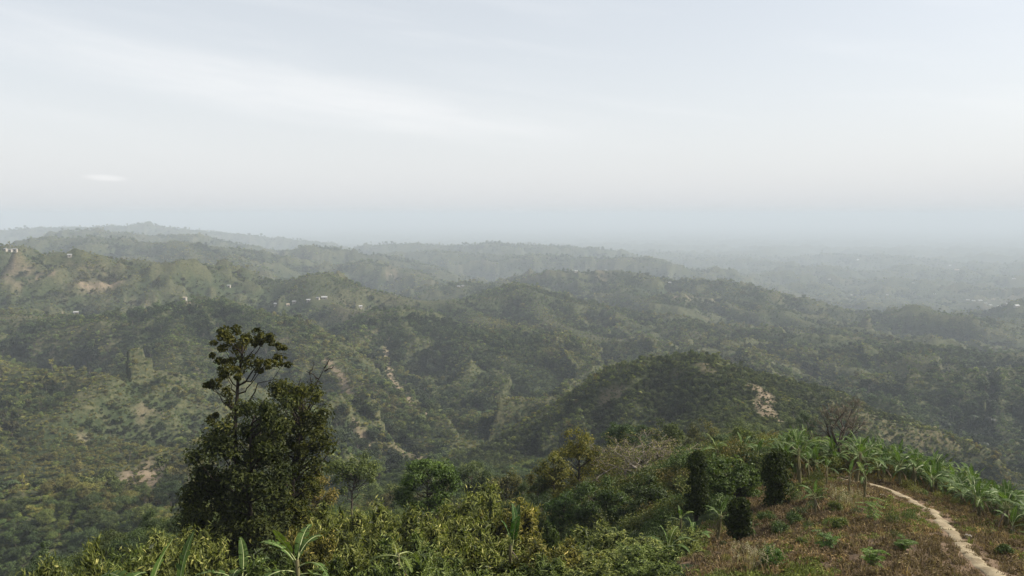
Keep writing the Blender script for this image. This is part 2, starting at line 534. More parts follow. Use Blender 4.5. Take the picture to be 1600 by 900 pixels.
class MB:
    def __init__(s):
        s.V = []; s.q = []; s.t = []; s.n = 0; s.var = []; s.qm = []; s.tm = []

    def add(s, V, quads=None, tris=None, var=0.5, mat=0):
        V = np.asarray(V, float)
        s.V.append(V)
        s.var.append(np.broadcast_to(np.asarray(var, float), (len(V),)))
        if quads is not None and len(quads):
            s.q.append(np.asarray(quads) + s.n); s.qm.append(np.full(len(quads), mat))
        if tris is not None and len(tris):
            s.t.append(np.asarray(tris) + s.n); s.tm.append(np.full(len(tris), mat))
        s.n += len(V)

    def tube(s, pts, rad, n=5, var=0.5, mat=0, cap=True):
        pts = np.asarray(pts, float); m = len(pts)
        rad = np.broadcast_to(np.asarray(rad, float), (m,))
        tan = np.gradient(pts, axis=0); tan /= np.linalg.norm(tan, axis=1)[:, None] + 1e-9
        ref = np.array([0.31, 0.95, 0.05]) if abs(tan[0][2]) > 0.7 else np.array([0, 0, 1.0])
        a = np.cross(tan, ref); a /= np.linalg.norm(a, axis=1)[:, None] + 1e-9
        b = np.cross(tan, a)
        ang = np.arange(n) * 2 * math.pi / n
        V = (pts[:, None, :] + rad[:, None, None] * (np.cos(ang)[None, :, None] * a[:, None, :] + np.sin(ang)[None, :, None] * b[:, None, :])).reshape(-1, 3)
        i = np.arange(m - 1)[:, None] * n; j = np.arange(n)[None, :]; j2 = (j + 1) % n
        Q = np.stack([i + j, i + j2, i + n + j2, i + n + j], -1).reshape(-1, 4)
        T = []
        if cap:
            V = np.vstack([V, pts[-1:]])
            T = [[(m - 1) * n + q, (m - 1) * n + (q + 1) % n, m * n] for q in range(n)]
        s.add(V, Q, T, var, mat)

    def mesh(s, name, mats, smooth=False):
        polys = []; mi = []
        if s.q:
            polys.append(np.concatenate(s.q)); mi.append(np.concatenate(s.qm))
        if s.t:
            polys.append(np.concatenate(s.t)); mi.append(np.concatenate(s.tm))
        return mk_mesh(name, np.concatenate(s.V), polys, mats, np.concatenate(mi), {'var': ('FLOAT', np.concatenate(s.var))}, smooth)


def unit(v):
    return v / (np.linalg.norm(v, axis=-1, keepdims=True) + 1e-9)


def leaves(mb, g, pos, nrm, length, width, droop=0.0, var=None, jitter=0.8, mat=0, along=None):
    """rhombic leaves, four points each, folded a little along the rib"""
    n = len(pos)
    nv = unit(nrm + g.normal(0, jitter, (n, 3)))
    t = g.normal(0, 1, (n, 3)) if along is None else along + g.normal(0, 0.35, (n, 3))
    t[:, 2] -= droop
    t = unit(t - nv * np.sum(t * nv, 1)[:, None])
    b = np.cross(nv, t)
    L = length * g.uniform(0.65, 1.3, (n, 1)); W = width * g.uniform(0.7, 1.25, (n, 1))
    fold = nv * W * 0.18
    V = np.stack([pos - t * L * .5, pos + b * W * .5 + fold, pos + t * L * .5 - fold, pos - b * W * .5 + fold], 1).reshape(-1, 3)
    Q = np.arange(4 * n).reshape(-1, 4)
    v = g.uniform(0, 1, n) if var is None else np.clip(var + g.normal(0, 0.16, n), 0, 1)
    mb.add(V, Q, None, np.repeat(v, 4), mat)


def sphere_dirs(g, n, up=0.0):
    d = unit(g.normal(0, 1, (n, 3)))
    if up:
        d[:, 2] += up
        d = unit(d)
    return d


# ------------------------------------------------------------------ materials
def new_mat(name):
    m = bpy.data.materials.new(name)
    m.use_nodes = True
    t = m.node_tree
    t.nodes.clear()
    return m, t


def foliage_mat(name, dark, light, accent, instanced=False, trans=0.3, rough=0.55, spec=0.25, tint_obj=True):
    m, t = new_mat(name)
    L = t.links.new
    at = N(t, 'ShaderNodeAttribute', attribute_name='var')
    ramp = N(t, 'ShaderNodeValToRGB')
    e = ramp.color_ramp.elements
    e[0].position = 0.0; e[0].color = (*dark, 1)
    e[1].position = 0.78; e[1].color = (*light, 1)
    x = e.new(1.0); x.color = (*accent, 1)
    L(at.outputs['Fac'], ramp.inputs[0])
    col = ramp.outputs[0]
    if instanced:
        ia = N(t, 'ShaderNodeAttribute', attribute_name='tint', attribute_type='INSTANCER')
        col = mix_rgb(t, 1.0, col, ia.outputs['Color'], 'MULTIPLY')
    elif tint_obj:
        oi = N(t, 'ShaderNodeObjectInfo')
        col = mix_rgb(t, 1.0, col, oi.outputs['Color'], 'MULTIPLY')
    pr = N(t, 'ShaderNodeBsdfPrincipled')
    pr.inputs['Roughness'].default_value = rough
    pr.inputs['Specular IOR Level'].default_value = spec
    L(col, pr.inputs['Base Color'])
    tr = N(t, 'ShaderNodeBsdfTranslucent')
    L(mix_rgb(t, 1.0, col, (1.15, 1.25, 0.6), 'MULTIPLY'), tr.inputs['Color'])
    mx = N(t, 'ShaderNodeMixShader')
    mx.inputs[0].default_value = trans
    L(pr.outputs[0], mx.inputs[1]); L(tr.outputs[0], mx.inputs[2])
    o = N(t, 'ShaderNodeOutputMaterial')
    L(mx.outputs[0], o.inputs['Surface'])
    return m


def bark_mat(name, c1, c2, scale=6.0):
    m, t = new_mat(name)
    L = t.links.new
    tc = N(t, 'ShaderNodeTexCoord')
    mp = N(t, 'ShaderNodeMapping'); mp.inputs['Scale'].default_value = (1, 1, 0.25)
    L(tc.outputs['Object'], mp.inputs[0])
    no = N(t, 'ShaderNodeTexNoise'); no.inputs['Scale'].default_value = scale; no.inputs['Detail'].default_value = 5
    L(mp.outputs[0], no.inputs['Vector'])
    c = mix_rgb(t, no.outputs['Fac'], c1, c2)
    pr = N(t, 'ShaderNodeBsdfPrincipled'); pr.inputs['Roughness'].default_value = 0.9
    pr.inputs['Specular IOR Level'].default_value = 0.1
    L(c, pr.inputs['Base Color'])
    bp = N(t, 'ShaderNodeBump'); bp.inputs['Strength'].default_value = 0.5; bp.inputs['Distance'].default_value = 0.03
    L(no.outputs['Fac'], bp.inputs['Height']); L(bp.outputs[0], pr.inputs['Normal'])
    o = N(t, 'ShaderNodeOutputMaterial'); L(pr.outputs[0], o.inputs['Surface'])
    return m


def plain_mat(name, c1, c2, scale=2.0, rough=0.8, spec=0.2):
    m, t = new_mat(name)
    L = t.links.new
    tc = N(t, 'ShaderNodeTexCoord')
    no = N(t, 'ShaderNodeTexNoise'); no.inputs['Scale'].default_value = scale; no.inputs['Detail'].default_value = 6
    L(tc.outputs['Object'], no.inputs['Vector'])
    pr = N(t, 'ShaderNodeBsdfPrincipled'); pr.inputs['Roughness'].default_value = rough
    pr.inputs['Specular IOR Level'].default_value = spec
    L(mix_rgb(t, no.outputs['Fac'], c1, c2), pr.inputs['Base Color'])
    o = N(t, 'ShaderNodeOutputMaterial'); L(pr.outputs[0], o.inputs['Surface'])
    return m


def noise_tex(t, vec, scale, detail=5, rough=0.55):
    n = N(t, 'ShaderNodeTexNoise')
    n.inputs['Scale'].default_value = scale; n.inputs['Detail'].default_value = detail; n.inputs['Roughness'].default_value = rough
    t.links.new(vec, n.inputs['Vector'])
    return n.outputs['Fac']


def ramp01(t, v, a, b):
    n = N(t, 'ShaderNodeMapRange'); n.interpolation_type = 'SMOOTHSTEP'
    n.inputs['From Min'].default_value = a; n.inputs['From Max'].default_value = b
    t.links.new(v, n.inputs['Value'])
    return n.outputs[0]


def ground_mat(name):
    m, t = new_mat(name)
    L = t.links.new
    tc = N(t, 'ShaderNodeTexCoord'); vec = tc.outputs['Object']
    bare = N(t, 'ShaderNodeAttribute', attribute_name='bare').outputs['Fac']
    dry = N(t, 'ShaderNodeAttribute', attribute_name='dry').outputs['Fac']
    n1 = noise_tex(t, vec, 0.006, 6, 0.6)
    n2 = noise_tex(t, vec, 0.06, 6, 0.65)
    n3 = noise_tex(t, vec, 1.1, 7, 0.65)
    n4 = noise_tex(t, vec, 9.0, 5, 0.6)
    green = mix_rgb(t, ramp01(t, n2, .35, .65), (0.030, 0.042, 0.018), (0.060, 0.070, 0.030))
    scrub = mix_rgb(t, ramp01(t, n3, .35, .65), (0.085, 0.070, 0.040), (0.125, 0.105, 0.060))
    base = mix_rgb(t, ramp01(t, n1, .52, .68), green, scrub)
    n5 = noise_tex(t, vec, 0.33, 6, 0.7)
    base = mix_rgb(t, ramp01(t, n5, .42, .60), (0.026, 0.036, 0.015), base)
    straw = N(t, 'ShaderNodeAttribute', attribute_name='straw').outputs['Fac']
    base = mix_rgb(t, math_node(t, 'MULTIPLY', straw, ramp01(t, n5, .36, .58)), base, (0.118, 0.103, 0.054))
    drycol = mix_rgb(t, ramp01(t, n3, .3, .7), (0.095, 0.062, 0.042), (0.180, 0.130, 0.085))
    drycol = mix_rgb(t, ramp01(t, n4, .55, .75), drycol, (0.22, 0.16, 0.10))
    base = mix_rgb(t, dry, base, drycol)
    soil = mix_rgb(t, ramp01(t, n2, .3, .7), (0.165, 0.120, 0.080), (0.255, 0.195, 0.135))
    soil = mix_rgb(t, ramp01(t, n3, .4, .7), soil, (0.19, 0.15, 0.10))
    base = mix_rgb(t, math_node(t, 'MULTIPLY', bare, ramp01(t, n5, .28, .50)), base, soil)
    pr = N(t, 'ShaderNodeBsdfPrincipled'); pr.inputs['Roughness'].default_value = 0.95
    pr.inputs['Specular IOR Level'].default_value = 0.05
    L(base, pr.inputs['Base Color'])
    bp = N(t, 'ShaderNodeBump'); bp.inputs['Strength'].default_value = 0.7; bp.inputs['Distance'].default_value = 3.0
    L(n2, bp.inputs['Height'])
    bp2 = N(t, 'ShaderNodeBump'); bp2.inputs['Strength'].default_value = 0.6; bp2.inputs['Distance'].default_value = 0.12
    L(n3, bp2.inputs['Height']); L(bp.outputs[0], bp2.inputs['Normal'])
    L(bp2.outputs[0], pr.inputs['Normal'])
    o = N(t, 'ShaderNodeOutputMaterial'); L(pr.outputs[0], o.inputs['Surface'])
    return m


M_GROUND = ground_mat('hillside soil and scrub')

# ------------------------------------------------------------------ build the land in three sheets that share their edges
BAREM = bare_mask(GX, GY)
DRYM = shoulder_mask(GX, GY)


def convexity(x, y, z):
    r = np.hypot(x, y)
    q = np.clip(r * 0.025, 12, 60)
    c = (z - (H(x + q, y) + H(x - q, y) + H(x, y + q) + H(x, y - q)) / 4) / q
    return np.clip(c * 6, -1, 1) * sstep(110, 260, r)


STRAW = np.clip(convexity(GX, GY, GZ) * 0.42 + 0.18 * fbm(GX / 60., GY / 60., 131, 3), 0, 1)


def land(name, i0, i1):
    x = GX[i0:i1]; y = GY[i0:i1]; z = GZ[i0:i1]
    n, c = x.shape
    V = np.stack([x, y, z], -1)[:, :-1].reshape(-1, 3); c -= 1
    i = np.arange(n - 1)[:, None] * c; j = np.arange(c)[None, :]; j2 = (j + 1) % c
    Q = np.stack([i + j, i + c + j, i + c + j2, i + j2], -1).reshape(-1, 4)
    T = np.zeros((0, 3), int)
    if i0 == 0:
        V = np.vstack([V, [[0, 0, float(z[0].mean())]]])
        jj = np.arange(c)
        T = np.stack([np.full(c, len(V) - 1), jj, (jj + 1) % c], -1)
    ex = [0.0] if i0 == 0 else []
    me = mk_mesh(name, V, [Q, T], [M_GROUND], None, {
        'bare': ('FLOAT', np.concatenate([BAREM[i0:i1, :-1].ravel(), ex])), 'dry': ('FLOAT', np.concatenate([DRYM[i0:i1, :-1].ravel(), ex])), 'straw': ('FLOAT', np.concatenate([STRAW[i0:i1, :-1].ravel(), ex]))}, True)
    return link(name, me, kind='structure')


I1 = int(np.searchsorted(RR, 140)); I2 = int(np.searchsorted(RR, 3200))
land('ground', 0, I1 + 1)
land('hills', I1, I2 + 1)
land('lowland_plain', I2, len(RR))

# haze: one even body of air round everything
def haze(density, color, aniso):
    R = 60500.0
    z0 = float(GZ.min()) - 1.0; z1 = 45.0
    V = [(-R, -R, z0), (R, -R, z0), (R, R, z0), (-R, R, z0), (-R, -R, z1), (R, -R, z1), (R, R, z1), (-R, R, z1)]
    F = [(0, 3, 2, 1), (4, 5, 6, 7), (0, 1, 5, 4), (1, 2, 6, 5), (2, 3, 7, 6), (3, 0, 4, 7)]
    m, t = new_mat('dry season haze')
    pv = N(t, 'ShaderNodeVolumePrincipled')
    pv.inputs['Color'].default_value = (*color, 1)
    pv.inputs['Density'].default_value = density
    pv.inputs['Anisotropy'].default_value = aniso
    o = N(t, 'ShaderNodeOutputMaterial'); t.links.new(pv.outputs[0], o.inputs['Volume'])
    try:
        m.cycles.homogeneous_volume = True
    except Exception:
        pass
    ob = link('haze', mk_mesh('haze', V, [F], [m]), kind='stuff')
    ob['label'] = 'pale blue haze filling the air over the hills'
    ob['category'] = 'haze'


haze(1.7e-4, (0.61, 0.675, 0.745), 0.0)
# ------------------------------------------------------------------ foliage and bark
M_LEAF_I = foliage_mat('woodland leaves', (0.024, 0.036, 0.012), (0.112, 0.130, 0.046), (0.185, 0.180, 0.078), instanced=True, trans=0.22)
M_LEAF = foliage_mat('tree leaves', (0.024, 0.036, 0.012), (0.112, 0.130, 0.046), (0.185, 0.180, 0.078), trans=0.28)
M_DARK = foliage_mat('dark glossy leaves', (0.009, 0.014, 0.006), (0.044, 0.052, 0.019), (0.11, 0.105, 0.042), trans=0.28, rough=0.6, spec=0.1)
M_BAMBOO = foliage_mat('bamboo leaves', (0.024, 0.034, 0.010), (0.155, 0.178, 0.056), (0.33, 0.33, 0.14), trans=0.35)
M_BANANA = foliage_mat('banana leaf blade', (0.032, 0.060, 0.015), (0.088, 0.138, 0.034), (0.20, 0.22, 0.055), trans=0.36, rough=0.55, spec=0.12)
M_RIB = plain_mat('banana leaf rib', (0.24, 0.28, 0.11), (0.32, 0.33, 0.15), 3.0, 0.5, 0.3)
M_BSTEM = bark_mat('banana stem', (0.10, 0.085, 0.045), (0.16, 0.15, 0.075), 5.0)
M_BARK = bark_mat('brown bark', (0.045, 0.036, 0.028), (0.095, 0.078, 0.060))
M_BARKD = bark_mat('dark bark', (0.018, 0.014, 0.011), (0.045, 0.036, 0.028))
M_BARKG = bark_mat('grey bark', (0.115, 0.098, 0.078), (0.20, 0.175, 0.145))
M_TWIG = plain_mat('dry twigs', (0.13, 0.105, 0.085), (0.21, 0.17, 0.135), 3.0, 0.9, 0.05)
M_TWIGG = plain_mat('grey twigs', (0.12, 0.098, 0.070), (0.185, 0.155, 0.110), 3.0, 0.9, 0.05)
M_GRASS_I = foliage_mat('dry weeds', (0.085, 0.064, 0.043), (0.195, 0.148, 0.098), (0.34, 0.28, 0.17), instanced=True, trans=0.2, rough=0.8, spec=0.05)
M_PLUME = foliage_mat('pale grass plumes', (0.20, 0.17, 0.115), (0.40, 0.35, 0.25), (0.55, 0.50, 0.38), trans=0.3, rough=0.8, spec=0.05)
M_CULM = plain_mat('bamboo canes', (0.10, 0.10, 0.04), (0.16, 0.14, 0.06), 3.0, 0.5, 0.3)


def wobble(g, p0, p1, n, amp):
    t = np.linspace(0, 1, n)[:, None]
    p = np.asarray(p0) * (1 - t) + np.asarray(p1) * t
    w = g.normal(0, amp, (n, 3)); w[0] = 0; w[-1] = 0
    return p + w * np.sin(t * math.pi)


def limb(g, mb, p0, p1, r0, r1, n=5, sides=5, sag=0.15):
    p0 = np.asarray(p0, float); p1 = np.asarray(p1, float)
    L = np.linalg.norm(p1 - p0)
    t = np.linspace(0, 1, n)[:, None]
    p = p0 * (1 - t) + p1 * t
    p[:, 2] += (np.sin(t * math.pi) * -sag * L * 0.5)[:, 0]
    p[1:-1] += g.normal(0, 0.04 * L, (n - 2, 3))
    mb.tube(p, np.linspace(r0, r1, n), sides)


def crown_clumps(g, height, cr, base, n, shape='round'):
    """clump centres and radii for a crown standing on the origin"""
    d = sphere_dirs(g, n, 0.25)
    rad = g.uniform(0.35, 0.82, n)[:, None]
    c = d * rad
    if shape == 'flat':
        c[:, 2] *= 0.6
    c = c * np.array([cr, cr, (height - base) / 2]) + np.array([0, 0, (height + base) / 2])
    c[:, :2] += g.normal(0, cr * 0.08, 2)
    r = cr * g.uniform(0.26, 0.46, n)
    return c, r


def leaf_clumps(g, mb, c, r, per, ll, lw, droop=0.3, squash=0.75, up=0.35, core=True, sparse=1.0):
    for k in range(len(c)):
        n = max(4, int(per * sparse * g.uniform(0.7, 1.3)))
        d = sphere_dirs(g, n, up)
        rr = r[k] * g.uniform(0.45, 1.12, n)[:, None]
        pos = c[k] + d * rr * np.array([1, 1, squash])
        tone = 0.42 + g.normal(0, 0.13)
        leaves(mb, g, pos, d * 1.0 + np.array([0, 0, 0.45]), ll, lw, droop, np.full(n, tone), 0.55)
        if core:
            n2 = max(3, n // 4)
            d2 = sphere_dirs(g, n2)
            leaves(mb, g, c[k] + d2 * r[k] * 0.4, d2, ll * 1.5, lw * 1.6, 0, np.full(n2, 0.08), 0.3)  # inner leaves coloured near black: shade painted into the clump's core


def gen_tree(g, height, cr, base, n, per, ll, lw, trunk_r, shape='round', droop=0.3, sparse=1.0, sides=5):
    tr = MB(); cw = MB()
    c, r = crown_clumps(g, height, cr, base, n, shape)
    top = np.array([g.normal(0, cr * .1), g.normal(0, cr * .1), base + (height - base) * 0.55])
    tp = wobble(g, (0, 0, -0.6), top, 7, cr * 0.04)
    tr.tube(tp, np.linspace(trunk_r, trunk_r * 0.35, 7), sides + 1)
    for k in range(len(c)):
        f = np.clip(0.45 + 0.5 * (c[k][2] - base) / (height - base + .01) - g.uniform(0.1, 0.25), 0.3, 0.98)
        i = f * 6; a = int(i); p0 = tp[a] * (1 - i + a) + tp[min(a + 1, 6)] * (i - a)
        limb(g, tr, p0, c[k], trunk_r * 0.38, trunk_r * 0.08, 4, 4)
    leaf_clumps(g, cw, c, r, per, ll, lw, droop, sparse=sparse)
    return tr, cw


def branch_rec(g, mb, p, d, L, r, lvl, spread, tips, sides=4, up=0.12, mat_from=99):
    n = 4
    q = [p]
    for _ in range(n - 1):
        d = unit(d + g.normal(0, 0.13, 3) + np.array([0, 0, up * 0.3]))
        p = p + d * L / (n - 1)
        q.append(p)
    mb.tube(q, np.maximum(np.linspace(r, r * 0.62, n), 0.013), max(3, sides), mat=1 if lvl <= mat_from else 0)
    if lvl == 0:
        tips.append((p, d)); return
    for _ in range(g.integers(2, 4) if lvl > 1 else g.integers(2, 5)):
        a = unit(d + g.normal(0, spread, 3) + np.array([0, 0, up]))
        f = g.integers(1, n)
        branch_rec(g, mb, q[f], a, L * g.uniform(0.62, 0.86), r * 0.58 * (1.0 if f > 1 else .9), lvl - 1, spread, tips, sides - 1, up, mat_from)


# ------------------------------------------------------------------ sources for the woodland mass
def instancer(name, pts, idx, scl, rot, tint, sources, **props):
    coll = bpy.data.collections.new(name + '_sources')
    for k, me in enumerate(sources):
        o = bpy.data.objects.new('%s_source_%02d' % (name, k), me)
        coll.objects.link(o)
    n = len(pts)
    me = mk_mesh(name, pts, [], (), None, None) if False else bpy.data.meshes.new(name)
    me.vertices.add(n); me.vertices.foreach_set('co', np.asarray(pts, np.float32).ravel())
    for k, kind, data, f in (('idx', 'INT', np.asarray(idx, np.int32), 'value'), ('scl', 'FLOAT_VECTOR', np.asarray(scl, np.float32).ravel(), 'vector'),
                             ('rot', 'FLOAT_VECTOR', np.asarray(rot, np.float32).ravel(), 'vector'), ('tint', 'FLOAT_COLOR', np.asarray(tint, np.float32).ravel(), 'color')):
        a = me.attributes.new(k, kind, 'POINT'); a.data.foreach_set(f, data)
    me.update()
    ob = link(name, me, **props)
    ng = bpy.data.node_groups.new(name + '_scatter', 'GeometryNodeTree')
    ng.interface.new_socket('Geometry', in_out='INPUT', socket_type='NodeSocketGeometry')
    ng.interface.new_socket('Geometry', in_out='OUTPUT', socket_type='NodeSocketGeometry')
    gi = ng.nodes.new('NodeGroupInput'); go = ng.nodes.new('NodeGroupOutput')
    ci = ng.nodes.new('GeometryNodeCollectionInfo')
    ci.inputs['Collection'].default_value = coll
    ci.inputs['Separate Children'].default_value = True
    ci.inputs['Reset Children'].default_value = True
    ip = ng.nodes.new('GeometryNodeInstanceOnPoints')
    ip.inputs['Pick Instance'].default_value = True

    def na(nm, typ):
        q = ng.nodes.new('GeometryNodeInputNamedAttribute'); q.data_type = typ
        q.inputs['Name'].default_value = nm
        return next(o for o in q.outputs if o.enabled and o.name == 'Attribute')
    Lk = ng.links.new
    Lk(gi.outputs[0], ip.inputs['Points']); Lk(ci.outputs[0], ip.inputs['Instance'])
    Lk(na('idx', 'INT'), ip.inputs['Instance Index'])
    e2r = ng.nodes.new('FunctionNodeEulerToRotation')
    Lk(na('rot', 'FLOAT_VECTOR'), e2r.inputs[0]); Lk(e2r.outputs[0], ip.inputs['Rotation'])
    Lk(na('scl', 'FLOAT_VECTOR'), ip.inputs['Scale'])
    Lk(ip.outputs[0], go.inputs[0])
    mod = ob.modifiers.new('scatter', 'NODES'); mod.node_group = ng
    return ob


def merged(tr, cw, name, m1, m2):
    mb = MB()
    for src, mat in ((tr, 0), (cw, 1)):
        V = np.concatenate(src.V)
        mb.add(V, np.concatenate(src.q) if src.q else None, np.concatenate(src.t) if src.t else None, np.concatenate(src.var), mat)
    return mb.mesh(name, [m1, m2])


FOREST_SRC = []
g = np.random.default_rng(5)
for k in range(6):      # round broadleaved trees, unit: metres
    hh = [8, 9, 7, 10, 6.5, 8.5][k]
    FOREST_SRC.append(merged(*gen_tree(g, hh, [3.6, 3.8, 3.9, 4.2, 3.4, 3.0][k], hh * .22, 15, 34, 0.85, 0.55, 0.2), 'woodland_tree', M_BARK, M_LEAF_I))
for k in range(2):      # low wide thickets
    FOREST_SRC.append(merged(*gen_tree(g, 4.2, 3.4, 0.4, 13, 34, 0.7, 0.45, 0.12, 'flat'), 'woodland_thicket', M_BARK, M_LEAF_I))
for k in range(2):      # tall slim trees that stand out of the canopy
    FOREST_SRC.append(merged(*gen_tree(g, 13, 2.6, 6.0, 9, 34, 0.8, 0.5, 0.2), 'woodland_tall_tree', M_BARKG, M_LEAF_I))


def palm_mesh(g):
    mb = MB()
    mb.tube(wobble(g, (0, 0, -.5), (0.3, 0.2, 7.5), 5, 0.1), np.linspace(0.16, 0.11, 5), 5)
    for k in range(13):
        a = k * 2.4 + g.uniform(-.2, .2); e = g.uniform(0.1, 1.0)
        t = np.linspace(0, 1, 7)[:, None]
        d = np.array([math.cos(a), math.sin(a), 0])
        rib = np.array([0.3, 0.2, 7.4]) + d * t * 3.0 + np.array([0, 0, 1]) * (t * e * 2.0 - t * t * 2.6)
        side = np.array([-math.sin(a), math.cos(a), 0])
        w = (np.sin(t * 2.9 + .15) * .55)
        V = np.concatenate([rib, rib + side * w - np.array([0, 0, .28]) * w * 2, rib - side * w - np.array([0, 0, .28]) * w * 2])
        Q = [[i, i + 1, i + 8, i + 7] for i in range(6)] + [[i + 1, i, i + 14, i + 15] for i in range(6)]
        mb.add(V, Q, None, g.uniform(.2, .7), 1)
    return mb.mesh('woodland_palm', [M_BARKG, M_LEAF_I])


FOREST_SRC.append(palm_mesh(g))
for k in range(1):      # half leafless tree
    FOREST_SRC.append(merged(*gen_tree(g, 9, 3.6, 2.4, 12, 14, 0.6, 0.4, 0.18, sparse=0.8), 'woodland_thin_tree', M_BARKG, M_LEAF_I))

# the same kinds with finer leaves for the slopes close by
g = np.random.default_rng(6)
for k in range(12):
    hh, cr, bs, nn, shp, bk, sp_ = [(8, 3.6, 1.8, 20, 'round', M_BARK, 1), (9, 3.8, 2, 20, 'round', M_BARK, 1), (7, 3.9, 1.5, 20, 'round', M_BARK, 1), (10, 4.2, 2.2, 22, 'round', M_BARK, 1), (6.5, 3.4, 1.4, 18, 'round', M_BARK, 1), (8.5, 3.0, 1.9, 18, 'round', M_BARK, 1),
                                    (4.2, 3.4, .4, 16, 'flat', M_BARK, 1), (4.0, 3.2, .4, 16, 'flat', M_BARK, 1), (13, 2.6, 6, 12, 'round', M_BARKG, 1), (12, 2.6, 5.5, 12, 'round', M_BARKG, 1), (7, 3.4, 2, 16, 'round', M_BARK, .7), (9, 3.6, 2.4, 16, 'round', M_BARKG, .5)][k]
    FOREST_SRC.append(merged(*gen_tree(g, hh, cr, bs, nn, 190, 0.30, 0.18, 0.18, shp, sparse=sp_), 'woodland_near_tree', bk, M_LEAF_I))

# ------------------------------------------------------------------ houses on the hills: where they stand
HOUSE_PX = [  # column, row, width m, roof colour key, phrase
    (119, 491, 9, 'white', 'small white house alone on the road below the far left hillside'),
    (358, 449, 8, 'white', 'pale house on the crest right of the far left hillside'),
    (289, 468, 9, 'cream', 'cream roofed house above the bare bank on the left'),
    (109, 402, 9, 'white', 'white roofed hut near the top of the far left hill'),
    (9, 391, 10, 'grey', 'leftmost house of the village on the skyline'),
    (16, 393, 10, 'grey', 'grey roofed house, middle one of the skyline village'),
    (24, 394, 9, 'grey', 'rightmost house of the village on the skyline'),
    (507, 467, 14, 'white', 'longest white roofed building in the village on the middle ridge'),
    (497, 468, 9, 'grey', 'grey roofed house left of the long white roofed building'),
    (482, 471, 9, 'white', 'white house in the middle of the ridge village'),
    (460, 474, 10, 'grey', 'grey roofed house at the left of the ridge village'),
    (450, 478, 8, 'cream', 'cream roofed house below the left end of the ridge village'),
    (431, 477, 9, 'white', 'white house at the far left end of the ridge village'),
    (563, 481, 9, 'white', 'white house alone right of the ridge village'),
    (717, 449, 13, 'white', 'white house on the hazy hill in the middle'),
    (723, 448, 11, 'grey', 'grey house beside the white one on the hazy hill'),
    (610, 430, 12, 'cream', 'cream house by the orange earth scar in the haze'),
    (900, 425, 14, 'white', 'white house on the hazy ridge left of the orange earth scar'),
    (947, 423, 15, 'grey', 'grey house above the orange earth scar on the hazy ridge'),
    (1046, 443, 15, 'white', 'white house on the hazy ridge right of the scar'),
    (1245, 491, 11, 'white', 'white house on the slope below the right hazy hills'),
    (1330, 462, 16, 'white', 'white house left of the round hazy hill'),
    (1386, 462, 16, 'white', 'white roofed house on the round hazy hill'),
    (1427, 443, 20, 'grey', 'grey shed in the haze above the round hill'),
    (1460, 461, 18, 'white', 'white house in the haze left of the lowland town'),
    (1512, 470, 22, 'white', 'white hall at the left end of the lowland town'),
    (1521, 471, 20, 'white', 'white building second from left in the lowland town'),
    (1531, 471, 26, 'white', 'largest white hall in the lowland town'),
    (1540, 475, 20, 'grey', 'grey building in the middle of the lowland town'),
    (1547, 478, 22, 'white', 'white building low in the middle of the lowland town'),
    (1552, 469, 20, 'cream', 'cream building behind the middle of the lowland town'),
    (1560, 480, 24, 'white', 'white building nearest the viewer in the lowland town'),
    (1572, 476, 20, 'grey', 'grey building right of the middle of the lowland town'),
    (1588, 479, 22, 'white', 'white building at the right end of the lowland town'),
    (1340, 407, 40, 'white', 'large pale shed far out on the hazy plain'),
    (1484, 416, 50, 'white', 'long pale shed far out at the right on the hazy plain'),
    (1495, 423, 40, 'cream', 'cream shed below the long pale one on the plain'),
    (1296, 437, 22, 'white', 'pale house in the haze left of the far sheds'),
    (1584, 437, 26, 'white', 'pale house in the haze above the lowland town'),
]
HOUSES = []
for (px_, py_, w_, key_, lab_) in HOUSE_PX:
    p_ = hit(px_, py_)
    HOUSES.append((p_, w_ * 0.62, key_, lab_))
HXY = np.array([h_[0][:2] for h_ in HOUSES])

# ------------------------------------------------------------------ where the trees stand
KNOLL_LINES = [[tuple(P(*q)[:2]) for q in pts] for pts in ([(1000, 574, 432), (1065, 564, 425), (1150, 592, 392), (1178, 622, 360), (1188, 650, 320), (1180, 682, 265)], [(1000, 574, 432), (950, 592, 430), (880, 634, 420), (810, 690, 400)], [(1110, 575, 410), (1230, 594, 440), (1330, 614, 450)])]


def knoll_mask(x, y):
    m = np.zeros(np.shape(x), bool)
    near = (y > 235) & (y < 520) & (x > -40) & (x < 330)
    d = np.full(int(near.sum()), 1e9)
    for ln in KNOLL_LINES:
        d = np.minimum(d, seg_dist(x[near], y[near], ln))
    m[near] = d < 85
    return m


